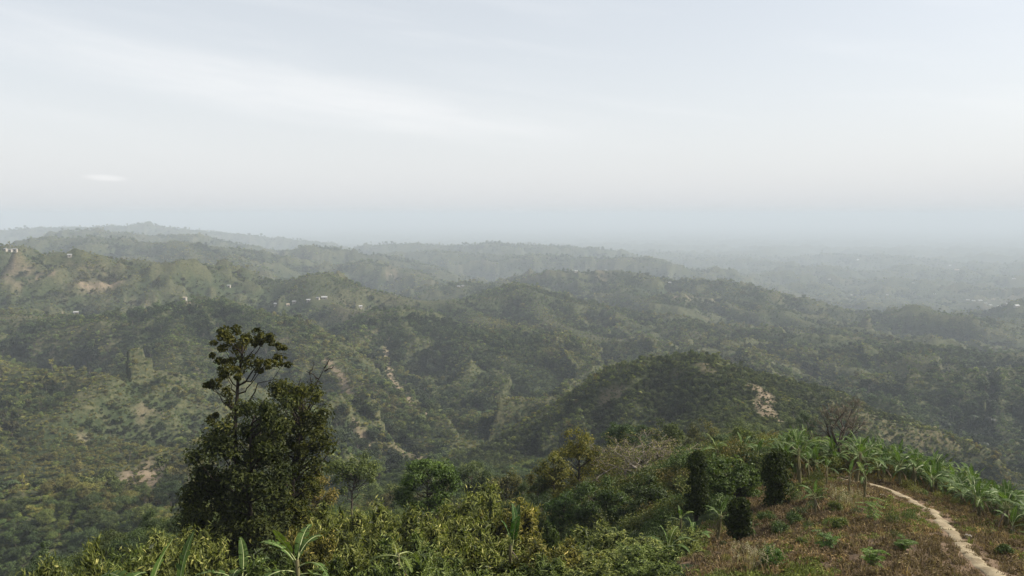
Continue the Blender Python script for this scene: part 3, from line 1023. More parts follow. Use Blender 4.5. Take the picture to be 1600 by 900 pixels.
def scatter():
    r = 60.0
    X, Y, S = [], [], []
    span = math.radians(46)
    gg = np.random.default_rng(99)
    while r < 7500:
        s = max(float(np.interp(r, [60, 95, 480, 800], [3.2, 3.4, 3.0, 3.7])), r * 0.0039)
        n = max(1, int(2 * span * r / s))
        th = -span + (np.arange(n) + gg.uniform(0, 1, n)) * (2 * span / n)
        rr = r + gg.uniform(-0.5, 0.5, n) * s
        X.append(rr * np.sin(th)); Y.append(rr * np.cos(th)); S.append(np.full(n, s / 4.4))
        r += s
    x = np.concatenate(X); y = np.concatenate(Y); s = np.concatenate(S)
    kx = gg.uniform(-40, 330, 26000); ky = gg.uniform(235, 520, 26000)
    km = knoll_mask(kx, ky)
    x = np.concatenate([x, kx[km]]); y = np.concatenate([y, ky[km]]); s = np.concatenate([s, np.full(int(km.sum()), 1.0)])
    na = 62000            # low scrub between the trees
    ra = np.sqrt(gg.uniform(230. ** 2, 950. ** 2, na)); ta = gg.uniform(-0.72, 0.72, na)
    x = np.concatenate([x, ra * np.sin(ta)]); y = np.concatenate([y, ra * np.cos(ta)]); s = np.concatenate([s, np.full(na, 0.5)])
    z = H(x, y)
    r = np.hypot(x, y)
    keep = visible(x, y, z + 14 + r * 0.002)
    bare = bare_mask(x, y)
    open_n = fbm(x / 120., y / 120., 81, 4)
    left = np.exp(-(((x + 720) / 420.) ** 2 + ((y - 1000) / 330.) ** 2))
    dens = 0.99 - 0.14 * sstep(0.12, 0.42, open_n) - 0.16 * left
    conv = convexity(x, y, z)
    dens -= 0.08 * np.clip(conv, 0, 1)
    keep &= gg.uniform(0, 1, len(x)) < dens
    onbare = bare > 0.25
    keep &= ~onbare | (gg.uniform(0, 1, len(x)) < 0.55)
    keep &= ~((r < 170) & (x > 0.21 * y)) & ~((r < 95) & (x > 0.07 * y)) & ~((r < 72) & (x < -0.2 * y))
    for hp, w, _, _ in HOUSES:
        d = hp[:2] / np.hypot(*hp[:2])
        dx, dy = x - hp[0], y - hp[1]
        al = -(dx * d[0] + dy * d[1]); ac = np.abs(dx * d[1] - dy * d[0])
        keep &= ~((al > -w) & (al < 26 + 0.6 * w) & (ac < w * 0.8 + 3))
    keep &= ~((r < 120) & (x > 5) & in_poly(x, y, [tuple(v) for v in GROVE]))
    return x[keep], y[keep], z[keep], r[keep], s[keep], left[keep], conv[keep], onbare[keep], open_n[keep]


GROVE = [tuple(hit(*q)[:2]) for q in [(1225, 742), (1310, 742), (1400, 758), (1480, 782), (1560, 830), (1600, 855)]]
_e = GROVE[-1]
GROVE = GROVE + [(_e[0] + 8, _e[1] - 4), (_e[0] + 22, _e[1] + 6), (52, 62), (44, 78), (30, 84), (20, 74)]

fx, fy, fz, fr, fs, fleft, fconv, fbare, fopen = scatter()
g = np.random.default_rng(1234)
nF = len(fx)
spec = fbm(fx / 70., fy / 70., 91, 3)
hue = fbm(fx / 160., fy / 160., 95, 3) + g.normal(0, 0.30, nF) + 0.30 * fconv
TINTS = np.array([[0.82, 1.00, 0.85], [1.05, 1.15, 0.80], [1.45, 1.45, 0.95], [1.75, 1.40, 0.95], [1.35, 1.05, 0.85], [0.62, 0.78, 0.75]])
TNAME = ['green', 'light green', 'olive', 'ochre', 'brown', 'dark green']
cls = np.select([hue < -0.38, hue < 0.0, hue < 0.26, hue < 0.50, hue < 0.60], [5, 0, 1, 2, 4], 3)
tint = TINTS[cls] * g.uniform(0.58, 1.38, (nF, 1)) * (1.02 + 0.58 * fconv[:, None]) * np.array([1.0, 0.97, 1.0])  # crests drier and lighter, gullies darker; relief shading deepened in the tint
size = np.clip(g.lognormal(-0.10, 0.42, nF), 0.4, 2.1) * np.where(fleft > 0.45, 0.72, 1.0)
size *= np.interp(fr, [90, 200, 480, 850], [0.85, 0.60, 0.50, 0.64]) * (1 - 0.42 * fconv) * np.where(fopen > .2, .55, 1.0) * np.where(fbare, 0.42, 1.0)
idx = np.where(g.uniform(0, 1, nF) < 0.62, g.integers(0, 6, nF), np.where(g.uniform(0, 1, nF) < 0.62, g.integers(6, 8, nF), g.choice([8, 9, 10, 11], nF, p=[.12, .12, .16, .60])))
idx = np.where((spec < -0.28) & (g.uniform(0, 1, nF) < .55), g.integers(6, 8, nF), idx)
size = np.where(fr > 900, np.minimum(size, 1.15), size)
size = np.where(fr < 170, np.minimum(size, np.interp(fr, [60, 100, 170], [0.48, 0.68, 0.85])), size)
fscl = size * np.maximum(fs, 1) ** 0.55
scrub = fs < 0.6
fscl = np.where(scrub, np.clip(g.lognormal(-1.12, 0.3, nF), .16, .6), fscl)
idx = np.where(scrub, g.integers(6, 8, nF), idx)
fkn = knoll_mask(fx, fy)
fscl = np.where(fkn, np.minimum(fscl, 0.62) * 0.68, fscl)
tint = np.where(scrub[:, None], tint * 0.8, tint)
tint = np.where(fkn[:, None], tint * np.array([1.25, 1.08, 0.85]), tint)
src_idx = np.where(fr < 330, idx + 12, idx)

# the largest ones in the picture become trees of their own
fpx, fpy, _ = project(np.stack([fx, fy, fz + 4 * fscl], -1))
vis = (fpx > -5) & (fpx < 1605) & (fpy < 905) & visible(fx, fy, fz + 6.0 * fscl, 1)
score = np.where(vis, fscl / fr, 0)
own = np.zeros(nF, bool)
own[np.argsort(-score)[:285]] = True
own &= score > 0
rest = ~own
instancer('woodland', np.stack([fx, fy, fz - 0.2], -1)[rest], src_idx[rest], np.stack([fscl * g.uniform(.9, 1.25, nF), fscl * g.uniform(.9, 1.25, nF), fscl * g.uniform(.8, 1.15, nF)], -1)[rest],
          np.stack([g.normal(0, .06, nF), g.normal(0, .06, nF), g.uniform(0, 6.28, nF)], -1)[rest], np.concatenate([tint, np.ones((nF, 1))], 1)[rest], FOREST_SRC,
          kind='stuff', label='woodland of mixed green and brown trees covering the hills', category='woodland')

# ------------------------------------------------------------------ single trees on the slopes of the valley
ORD = ['leftmost', 'second from left', 'third from left', 'fourth from left', 'fifth from left', 'sixth from left', 'seventh from left', 'eighth from left', 'ninth from left', 'tenth from left', 'eleventh from left', 'twelfth from left']
PROTO = []
g = np.random.default_rng(31)
for k in range(9):
    hh = [8, 9, 7.5, 9.5, 6.5, 8.5, 4.2, 4.0, 12.5][k]; cr = [3.4, 3.6, 3.8, 4.0, 3.3, 3.0, 3.3, 3.0, 2.6][k]
    bs = [1.8, 2.2, 1.6, 2.4, 1.2, 2.6, 0.4, 0.4, 5.5][k]
    tr, cw = gen_tree(g, hh, cr, bs, [22, 24, 24, 26, 20, 18, 18, 16, 14][k], 250, 0.23, 0.13, 0.17, 'flat' if k in (6, 7) else 'round', sparse=0.5 if k == 5 else 1.0)
    PROTO.append((tr.mesh('trunk', [M_BARKG if k in (5, 8) else M_BARK], True), cw.mesh('crown', [M_LEAF])))
SHAPE = ['rounded', 'rounded', 'broad', 'large', 'small', 'thin leaved', 'low bushy', 'low bushy', 'tall slim']


def zone(px, py, r):
    if r < 175 and px < 470: return 'below the tall dark tree'
    if px < 300: return 'on the lower left bench'
    if px < 640: return 'right of the tall dark tree'
    if px < 860: return 'in the middle valley'
    if px < 1060: return 'below the front knoll'
    if px < 1240: return 'on the saddle'
    return 'beyond the banana grove'


own_i = np.nonzero(own)[0]
buckets = {}
for i in own_i:
    k = int(idx[i])
    pk = {0: 0, 1: 1, 2: 2, 3: 3, 4: 4, 5: 0, 6: 6, 7: 7, 8: 8, 9: 8, 10: 2, 11: 5}[k]
    buckets.setdefault((SHAPE[pk], TNAME[int(cls[i])], zone(fpx[i], fpy[i], fr[i])), []).append((fpx[i], i, pk))
for (sh, co, zo), lst in sorted(buckets.items()):
    lst.sort()
    for q, (_, i, pk) in enumerate(lst):
        base = '%s %s tree %s' % (sh, co, zo)
        lab = base if len(lst) == 1 else '%s, %s' % (base, ORD[q] if q < 12 else ORD[len(lst) - 1 - q].replace('left', 'right').replace('rightmost', 'rightmost'))
        t = thing('valley_tree', lab, 'tree', (fx[i], fy[i], fz[i]), 'trees on the slopes round the valley', g.uniform(0, 6.28), float(fscl[i]))
        link('trunk', PROTO[pk][0], t)
        c = link('crown', PROTO[pk][1], t)
        c.color = (*[float(v) for v in tint[i]], 1)

# ------------------------------------------------------------------ houses
M_WALL = plain_mat('house walls', (0.25, 0.22, 0.18), (0.36, 0.33, 0.28), 1.0)
M_ROOF = {'white': plain_mat('sheet metal roof', (0.24, 0.24, 0.25), (0.40, 0.39, 0.37), 0.5, 0.45, 0.5), 'grey': plain_mat('grey metal roof', (0.15, 0.15, 0.155), (0.24, 0.23, 0.22), 0.5, 0.45, 0.5),
          'cream': plain_mat('cream roof', (0.30, 0.24, 0.17), (0.40, 0.33, 0.24), 0.5, 0.6, 0.3)}


def house(p, w, key, lab):
    far = np.hypot(p[0], p[1])
    t = thing('house', lab, 'house', tuple(p), 'houses on the hills and the plain', random.uniform(-0.6, 0.6))
    d = w * 0.62; h = 3.0 if w < 20 else 5.0
    mb = MB(); a, b = w / 2, d / 2
    V = [(-a, -b, -2.5), (a, -b, -2.5), (a, b, -2.5), (-a, b, -2.5), (-a, -b, h), (a, -b, h), (a, b, h), (-a, b, h), (-a, 0, h + b * .55), (a, 0, h + b * .55)]
    mb.add(V, [(0, 1, 5, 4), (1, 2, 6, 5), (2, 3, 7, 6), (3, 0, 4, 7)], [(4, 8, 7), (5, 6, 9)])
    link('wall', mb.mesh('wall', [M_WALL]), t)
    mb = MB(); a += 0.6; b2 = b + 0.7; zr = h + b * .55 + .12; ze = h - 0.3
    V = [(-a, -b2, ze), (a, -b2, ze), (a, 0, zr), (-a, 0, zr), (-a, b2, ze), (a, b2, ze)]
    V = V + [(x, y, z - 0.12) for x, y, z in V]
    mb.add(V, [(0, 1, 2, 3), (3, 2, 5, 4), (6, 9, 8, 7), (9, 10, 11, 8), (0, 6, 7, 1), (4, 5, 11, 10), (0, 3, 9, 6), (3, 4, 10, 9), (1, 7, 8, 2), (2, 8, 11, 5)])
    link('roof', mb.mesh('roof', [M_ROOF[key]]), t)
    mb = MB()
    mb.add([(-.45, -d / 2 - .03, 0), (.45, -d / 2 - .03, 0), (.45, -d / 2 - .03, 2), (-.45, -d / 2 - .03, 2), (-.45, -d / 2 + .03, 0), (.45, -d / 2 + .03, 0), (.45, -d / 2 + .03, 2), (-.45, -d / 2 + .03, 2)],
           [(0, 1, 2, 3), (5, 4, 7, 6), (1, 5, 6, 2), (4, 0, 3, 7), (3, 2, 6, 7)])
    link('door', mb.mesh('door', [M_BARKD]), t)


for hs in HOUSES:
    house(*hs)
# ------------------------------------------------------------------ the footpath along the ridge
def footpath():
    pts = np.array(PATH_W)
    t = np.concatenate([[0], np.cumsum(np.hypot(*np.diff(pts, axis=0).T))])
    q = np.arange(0, t[-1], 0.16)
    # smooth the hand-placed line
    xs = np.interp(q, t, pts[:, 0]); ys = np.interp(q, t, pts[:, 1])
    ker = np.hanning(27); ker /= ker.sum()
    xs = np.convolve(np.pad(xs, 13, 'edge'), ker, 'valid'); ys = np.convolve(np.pad(ys, 13, 'edge'), ker, 'valid')
    tx, ty = np.gradient(xs), np.gradient(ys); ln = np.hypot(tx, ty); nx, ny = -ty / ln, tx / ln
    prof = np.linspace(-1, 1, 11)
    wl = 0.40 + 0.22 * fbm(q / 2.2, q * 0, 201, 3); wr = 0.40 + 0.22 * fbm(q / 2.2, q * 0, 207, 3)
    fade = sstep(0, 2.5, q)
    V = []
    for s_ in prof:
        off = np.where(s_ < 0, s_ * wl, s_ * wr) * (0.35 + 0.65 * fade) + 0.05 * vnoise(q / .5, q * 0 + s_ * 3, 211)
        x = xs + nx * off; y = ys + ny * off
        e = 1 - abs(s_) ** 3
        V.append(np.stack([x, y, H(x, y) + 0.06 * e - 0.05 * (1 - e) + 0.015 * vnoise(x / .25, y / .25, 213)], -1))
    V = np.stack(V, 1)
    n, c = V.shape[:2]
    i = np.arange(n - 1)[:, None] * c; j = np.arange(c - 1)[None, :]
    Q = np.stack([i + j, i + j + 1, i + c + j + 1, i + c + j], -1).reshape(-1, 4)
    m, tr = new_mat('trodden pale earth')
    L = tr.links.new
    vec = N(tr, 'ShaderNodeTexCoord').outputs['Object']
    a = noise_tex(tr, vec, 1.6, 6, .6); b = noise_tex(tr, vec, 9.0, 6, .65)
    c1 = mix_rgb(tr, ramp01(tr, a, .35, .65), (0.195, 0.155, 0.098), (0.30, 0.25, 0.165))
    c1 = mix_rgb(tr, ramp01(tr, b, .55, .72), c1, (0.20, 0.145, 0.095))
    pr = N(tr, 'ShaderNodeBsdfPrincipled'); pr.inputs['Roughness'].default_value = .95; pr.inputs['Specular IOR Level'].default_value = .05
    L(c1, pr.inputs['Base Color'])
    bp = N(tr, 'ShaderNodeBump'); bp.inputs['Distance'].default_value = .04; bp.inputs['Strength'].default_value = .7
    L(b, bp.inputs['Height']); L(bp.outputs[0], pr.inputs['Normal'])
    L(pr.outputs[0], N(tr, 'ShaderNodeOutputMaterial').inputs['Surface'])
    link('footpath', mk_mesh('footpath', V.reshape(-1, 3), [Q], [m], smooth=True), kind='structure')
    return np.stack([xs, ys], -1)[::4]


PATH_LINE = footpath()


def path_dist(x, y):
    x = np.atleast_1d(x).astype(float); y = np.atleast_1d(y).astype(float)
    out = np.full(len(x), 99.0)
    for k in range(0, len(x), 4000):
        d = np.hypot(x[k:k + 4000, None] - PATH_LINE[None, :, 0], y[k:k + 4000, None] - PATH_LINE[None, :, 1])
        out[k:k + 4000] = d.min(1)
    return out


def ground_at(px, Y):
    p = P(px, 800, Y)
    x = p[0]
    return np.array([x, Y, float(H(x, Y))])


# ------------------------------------------------------------------ dry weeds and undergrowth
def tuft_mesh(g, n, h, w, spread, mat, lean=0.5):
    mb = MB()
    for _ in range(n):
        a = g.uniform(0, 6.28); b0 = np.array([g.normal(0, spread), g.normal(0, spread), -0.03])
        hh = h * g.uniform(0.5, 1.2); d = np.array([math.cos(a), math.sin(a), 0]) * hh * g.uniform(0.1, lean)
        s = np.array([-math.sin(a), math.cos(a), 0]) * w * .5
        m1 = b0 + d * .35 + np.array([0, 0, hh * .6]); tip = b0 + d + np.array([0, 0, hh])
        mb.add([b0 - s, b0 + s, m1 + s * .8, m1 - s * .8, tip], [(0, 1, 2, 3)], [(3, 2, 4)], g.uniform(0, 1))
    return mb


def weeds():
    gg = np.random.default_rng(7)
    src = [tuft_mesh(gg, 16, .26, .03, .11, None, .9).mesh('weed_tuft', [M_GRASS_I]) for _ in range(3)]
    for _ in range(3):       # leafy dead weeds
        mb = MB(); n = 60
        d = sphere_dirs(gg, n, .5); d[:, 2] = np.abs(d[:, 2])
        leaves(mb, gg, d * np.array([.26, .26, .22]) * gg.uniform(.3, 1, (n, 1)), d, .10, .05, .3)
        src.append(mb.mesh('dead_weed', [M_GRASS_I]))
    n = 60000
    x = gg.uniform(2, 46, n); y = gg.uniform(12, 68, n)
    px, py, _ = project(np.stack([x, y, H(x, y)], -1))
    k = (shoulder_mask(x, y) > .5) & (px > 1000) & (px < 1680) & (py < 960)
    k &= gg.uniform(0, 1, n) < 0.62 + 0.5 * fbm(x / 2.5, y / 2.5, 301, 3)
    k[k] &= path_dist(x[k], y[k]) > 0.36 + 0.22 * vnoise(x[k] / .6, y[k] / .6, 305)
    x, y = x[k], y[k]; n = len(x)
    z = H(x, y)
    hue = fbm(x / 3.5, y / 3.5, 311, 3)[:, None] + gg.normal(0, .25, (n, 1))
    tint = np.where(hue < .12, [[.92, .88, .80]], np.where(hue < .38, [[1.45, 1.3, 1.05]], [[.85, 1.25, .55]])) * gg.uniform(.65, 1.3, (n, 1))
    near = sstep(0.4, 1.6, path_dist(x, y))
    s = gg.uniform(.6, 1.45, n) * (0.55 + 0.45 * near)
    instancer('dry_weeds', np.stack([x, y, z], -1), gg.integers(0, 6, n), np.stack([s, s, s * gg.uniform(.7, 1.2, n)], -1),
              np.stack([gg.normal(0, .12, n), gg.normal(0, .12, n), gg.uniform(0, 6.28, n)], -1), np.concatenate([tint, np.ones((n, 1))], 1), src,
              kind='stuff', label='reddish brown dry weeds covering the ground by the footpath', category='dry weeds')


weeds()


def undergrowth():
    gg = np.random.default_rng(17)
    src = []
    for k in range(4):
        mb = MB(); n = 620
        d = sphere_dirs(gg, n, .4)
        leaves(mb, gg, d * np.array([.9, .9, .75]) * gg.uniform(.4, 1.05, (n, 1)) + np.array([0, 0, .55]), d, .17, .06, .6)
        src.append(mb.mesh('undergrowth_bush', [M_LEAF_I]))
    for k in range(2):
        src.append(tuft_mesh(gg, 40, 1.1, .035, .25, None, .8).mesh('undergrowth_grass', [M_LEAF_I]))
    n = 60000
    x = gg.uniform(-75, 75, n); y = gg.uniform(12, 150, n)
    z = H(x, y)
    px, py, _ = project(np.stack([x, y, z + 1], -1))
    r = np.hypot(x, y)
    sh = shoulder_mask(x, y) > .5
    k = (~sh | (gg.uniform(0, 1, n) < .45)) & (px > -60) & (px < 1660) & (py < 990) & (py > 400) & visible(x, y, z + 5, 2)
    k[k] &= path_dist(x[k], y[k]) > 1.6
    k &= gg.uniform(0, 1, n) < np.where(r < 62, .10, np.where(r < 90, .3, .5)) * np.where(in_poly(x, y, GROVE), 6, 1)
    x, y, z = x[k], y[k], z[k]; n = len(x)
    hue = fbm(x / 9., y / 9., 411, 3)[:, None] + gg.normal(0, .28, (n, 1))
    tint = np.where(hue < -.1, [[.8, 1, .75]], np.where(hue < .2, [[1.25, 1.25, .8]], np.where(hue < .42, [[1.75, 1.45, .9]], [[1.5, 1.1, .8]]))) * gg.uniform(.65, 1.3, (n, 1))
    s = gg.uniform(.6, 1.5, n) * np.interp(np.hypot(x, y), [15, 35, 60, 110], [.35, .6, 1.1, 1.5]) * np.where(in_poly(x, y, GROVE), .55, 1) * np.where(shoulder_mask(x, y) > .5, .5, 1)
    instancer('undergrowth', np.stack([x, y, z], -1), gg.choice(6, n, p=[.22, .22, .22, .22, .06, .06]), np.stack([s, s, s * gg.uniform(.7, 1.3, n)], -1),
              np.stack([gg.normal(0, .15, n), gg.normal(0, .15, n), gg.uniform(0, 6.28, n)], -1), np.concatenate([tint, np.ones((n, 1))], 1), src,
              kind='stuff', label='tangled green undergrowth on the slope in front', category='undergrowth')


undergrowth()

# ------------------------------------------------------------------ bamboo thicket along the bottom of the view
def bamboo(g, h, w, dens=1.0, droop=1.0):
    """a clump of arching canes with narrow hanging leaves"""
    canes = MB(); fol = MB()
    nc = int(15 * dens)
    for k in range(nc):
        a = g.uniform(0, 6.28); out = w * math.sqrt(g.uniform(.03, 1)); hh = h * g.uniform(.72, 1.03) * (1 - 0.22 * (out / w) ** 2)
        b0 = np.array([math.cos(a), math.sin(a), 0]) * out * .3
        d = np.array([math.cos(a), math.sin(a), 0])
        t = np.linspace(0, 1, 7)[:, None]
        c = b0 + d * (out * .75) * t ** 2 + np.array([0, 0, hh]) * (t - 0.16 * t ** 4 * droop)
        c[0, 2] -= .4
        canes.tube(c, np.linspace(.03, .006, 7), 4)
        nl = int(270 * dens)
        f = g.uniform(.22, 1, nl) ** .75
        pos = np.stack([np.interp(f, t[:, 0], c[:, i]) for i in range(3)], -1)
        sp = .16 + .50 * np.sin(np.clip(f, 0, .93) * math.pi) * (w / 1.6)
        dd = sphere_dirs(g, nl)
        # leaves sit in sprays
        ns = max(4, nl // 12)
        sc = g.integers(0, ns, nl)
        off = sphere_dirs(g, ns)[sc] * sp[:, None] * .85 + g.normal(0, .10, (nl, 3))
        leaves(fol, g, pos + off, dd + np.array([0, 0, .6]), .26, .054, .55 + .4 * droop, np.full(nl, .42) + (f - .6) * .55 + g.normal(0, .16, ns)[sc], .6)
        leaves(fol, g, pos[:nl // 5] + off[:nl // 5] * .3, dd[:nl // 5], .55, .16, .8, np.full(nl // 5, .03), .5)  # large dark inner leaves: the clump's shaded gaps put into leaf colour
    return canes.mesh('canes', [M_CULM]), fol.mesh('leaf_sprays', [M_BAMBOO])


g = np.random.default_rng(404)
BPROTO = [bamboo(g, 5.0, 1.9), bamboo(g, 5.0, 1.6, 1.1), bamboo(g, 5.0, 2.1, 1.0, .7), bamboo(g, 5.0, 1.3, .9, 1.6)]
BAMBOO = [  # column, row of the top, metres ahead, half width in photo pixels, colour, prototype, which one
    (55, 882, 24, 55, 'y', 0, 'at the lower left corner'), (120, 866, 27, 52, 'y', 2, 'left of the large banana leaves'), (185, 846, 31, 50, 'g', 1, 'behind the leftmost banana plant'),
    (262, 822, 37, 55, 'y', 0, 'at the left foot of the tall dark tree'), (318, 836, 35, 48, 'y', 1, 'in front of the tall dark tree on its left'), (245, 866, 28, 55, 'y', 2, 'between the two large banana plants at lower left'),
    (420, 842, 38, 50, 'd', 3, 'in front of the tall dark tree'), (520, 792, 46, 50, 'y', 1, 'right of the tall dark tree'), (562, 786, 48, 45, 'y', 0, 'below the small olive tree'),
    (606, 797, 44, 50, 'y', 2, 'below the bright green tree on its left'), (652, 800, 43, 50, 'y', 1, 'below the bright green tree'), (702, 786, 47, 50, 'y', 0, 'right of the bright green tree'),
    (752, 771, 51, 48, 'y', 2, 'highest clump in the middle, left half'), (800, 776, 51, 46, 'o', 1, 'highest clump in the middle, right half'), (560, 842, 33, 55, 'y', 0, 'behind the upright banana plant'),
    (640, 850, 31, 55, 'g', 2, 'behind the withered banana plant'), (722, 836, 33, 55, 'y', 1, 'in the middle of the thicket'), (790, 834, 34, 50, 'y', 0, 'left of the stiff dark banana plant'),
    (505, 854, 32, 48, 'g', 3, 'just right of the upright banana plant'), (858, 803, 43, 32, 'd', 3, 'drooping left one of a dark pair'), (893, 818, 41, 32, 'd', 3, 'drooping right one of a dark pair'),
    (950, 828, 38, 55, 'p', 0, 'pale one in front of the dark trees'), (1003, 855, 34, 40, 'p', 1, 'right of the pale one in front'), (1072, 850, 37, 34, 'p', 2, 'at the left edge of the brown slope'),
    (845, 872, 28, 48, 'g', 1, 'at the bottom right of the middle'), (925, 880, 27, 48, 'p', 2, 'at the bottom below the pale one'), (700, 880, 26, 55, 'g', 0, 'at the bottom in the middle'),
    (590, 888, 25, 55, 'g', 1, 'at the bottom below the withered banana plant'), (425, 884, 26, 50, 'g', 2, 'at the bottom between two banana plants'), (775, 886, 26, 48, 'y', 3, 'at the bottom right of the middle clump'),
    (345, 880, 24, 50, 'g', 3, 'at the bottom left of the tilted banana plant'), (1010, 890, 28, 45, 'g', 0, 'at the bottom left of the brown slope'), (480, 815, 41, 40, 'o', 1, 'against the right foot of the tall dark tree'), (870, 850, 32, 45, 'o', 2, 'with withered leaves below the dark pair'),
]
BCOL = {'y': (1.38, 1.3, 1.0), 'g': (1.02, 1.12, .85), 'd': (.6, .7, .6), 'o': (1.5, 1.2, .8), 'p': (1.45, 1.42, 1.1)}
BWORD = {'y': 'yellow green', 'g': 'mid green', 'd': 'dark green', 'o': 'ochre green', 'p': 'pale green'}
for (px, top, Y, hw, ck, pk, where) in BAMBOO:
    loc = ground_at(px, Y)
    ht = max(1.8, float(P(px, top, Y)[2] - loc[2]) * 1.12)
    wd = hw * mpp((loc[0], Y, loc[2])) * 1.25
    t = thing('bamboo_clump', '%s bamboo clump %s' % (BWORD[ck], where), 'bamboo', tuple(loc), 'bamboo thicket across the front', g.uniform(0, 6.28), (wd / 1.8, wd / 1.8, ht / 4.75))
    link('canes', BPROTO[pk][0], t)
    c = link('leaf_sprays', BPROTO[pk][1], t)
    j = g.uniform(.85, 1.15); c.color = (*[v * j for v in BCOL[ck]], 1)

# ------------------------------------------------------------------ banana plants
def banana_leaf(g, L, arch, width, torn=0.5, lift=1.0, dry=False, rib_mb=None):
    """one leaf: stalk, arching pale rib and two blade halves split into ragged strips; grows along +X"""
    mb = MB()
    n = 17
    t = np.linspace(0, 1, n)
    ang = lift - arch * t ** 1.35                     # elevation angle along the leaf
    x = np.concatenate([[0], np.cumsum(np.cos(ang[:-1]) * L / (n - 1))]); z = np.concatenate([[0], np.cumsum(np.sin(ang[:-1]) * L / (n - 1))])
    y = 0.04 * L * np.sin(t * 2.5) * g.normal(0, 1)
    rib = np.stack([x, y, z], -1)
    (rib_mb or mb).tube(rib, np.interp(t, [0, .2, 1], [.032, .026, .006]), 4, .5, 1 if rib_mb is None else 0)
    up = np.stack([-np.sin(ang), 0 * ang, np.cos(ang)], -1)
    s0 = 3
    for side in (-1, 1):
        for i in range(s0, n - 1):
            gap = g.uniform(0, .55) if g.uniform() < torn else 0.0
            for_edge = []
            ws = []
            for q in (t[i], t[i + 1] - gap * (t[i + 1] - t[i])):
                u = (q - t[s0]) / (1 - t[s0])
                ws.append(width * (math.sin(math.pi * min(1, u ** .75 * .96 + .03)) ** .62))
            dr = g.uniform(-.12, .30) * (1.6 if gap > 0 else .6) + (0.8 if dry else 0)
            e = np.array([0, side, 0])
            f1 = rib[i]; f2 = rib[i + 1]
            fwd = (f2 - f1) * .55
            o1 = f1 + e * ws[0] * math.cos(dr) + up[i] * (.20 * ws[0] - ws[0] * math.sin(dr)) + fwd
            o2 = f1 + (f2 - f1) * (1 - gap) + e * ws[1] * math.cos(dr) + up[i + 1] * (.20 * ws[1] - ws[1] * math.sin(dr)) + fwd
            m1 = (f1 + o1) / 2 + up[i] * .06 * ws[0]; m2 = (f1 + (f2 - f1) * (1 - gap * .5) + o2) / 2 + up[i] * .06 * ws[1]
            v = np.clip(.45 + g.normal(0, .12), 0, 1)
            mb.add([f1, f2, m2, o2, o1, m1], [(0, 1, 2, 5), (5, 2, 3, 4)], None, v, 0)
    return mb


g = np.random.default_rng(88)
LEAF_VAR = {}
M_DRYLEAF = foliage_mat('withered banana leaf', (0.075, 0.050, 0.024), (0.17, 0.115, 0.055), (0.26, 0.19, 0.09), trans=0.25, rough=.7, spec=.1)
for kind, spec_ in {'upright': (1.4, .55, .23, .3), 'arch': (1.05, 1.6, .22, .55), 'low': (.55, 1.6, .21, .7), 'hang': (.1, 1.35, .19, .8)}.items():
    LEAF_VAR[kind] = [banana_leaf(g, 2.1, spec_[1] * g.uniform(.8, 1.15), spec_[2], spec_[3], spec_[0] * g.uniform(.9, 1.08)).mesh('leaf', [M_BANANA, M_RIB]) for _ in range(4)]
LEAF_VAR['dry'] = [banana_leaf(g, 1.8, 1.2, .18, .8, -.7, True).mesh('leaf', [M_DRYLEAF, M_TWIG]) for _ in range(2)]
PAIR_VAR = {}
for kind, spec_ in {'upright': (1.4, .55, .23, .3), 'arch': (1.05, 1.6, .22, .55), 'low': (.55, 1.6, .21, .7), 'hang': (.1, 1.35, .19, .8), 'dry': (-.7, 1.2, .18, .8)}.items():
    PAIR_VAR[kind] = []
    for _ in range(4):
        rb = MB()
        bl = banana_leaf(g, 2.1 if kind != 'dry' else 1.8, spec_[1] * g.uniform(.8, 1.15), spec_[2], spec_[3], spec_[0] * g.uniform(.9, 1.08), kind == 'dry', rb)
        PAIR_VAR[kind].append((bl.mesh('leaf', [M_DRYLEAF if kind == 'dry' else M_BANANA]), rb.mesh('midrib', [M_TWIG if kind == 'dry' else M_RIB], True)))
STEMS = []
for k in range(3):
    mb = MB()
    mb.tube(wobble(g, (0, 0, -.4), (g.normal(0, .04), g.normal(0, .04), 1.0), 6, .02), np.linspace(.125, .075, 6), 8)
    for q in range(4):     # loose leaf sheaths
        a = g.uniform(0, 6.28); z0 = g.uniform(.1, .6)
        d = np.array([math.cos(a), math.sin(a), 0])
        mb.tube([d * .10 + np.array([0, 0, z0]), d * .115 + np.array([0, 0, z0 + .2]), d * .13 + np.array([0, 0, z0 + .38])], [.05, .04, .012], 4)
    STEMS.append(mb.mesh('stem', [M_BSTEM], True))


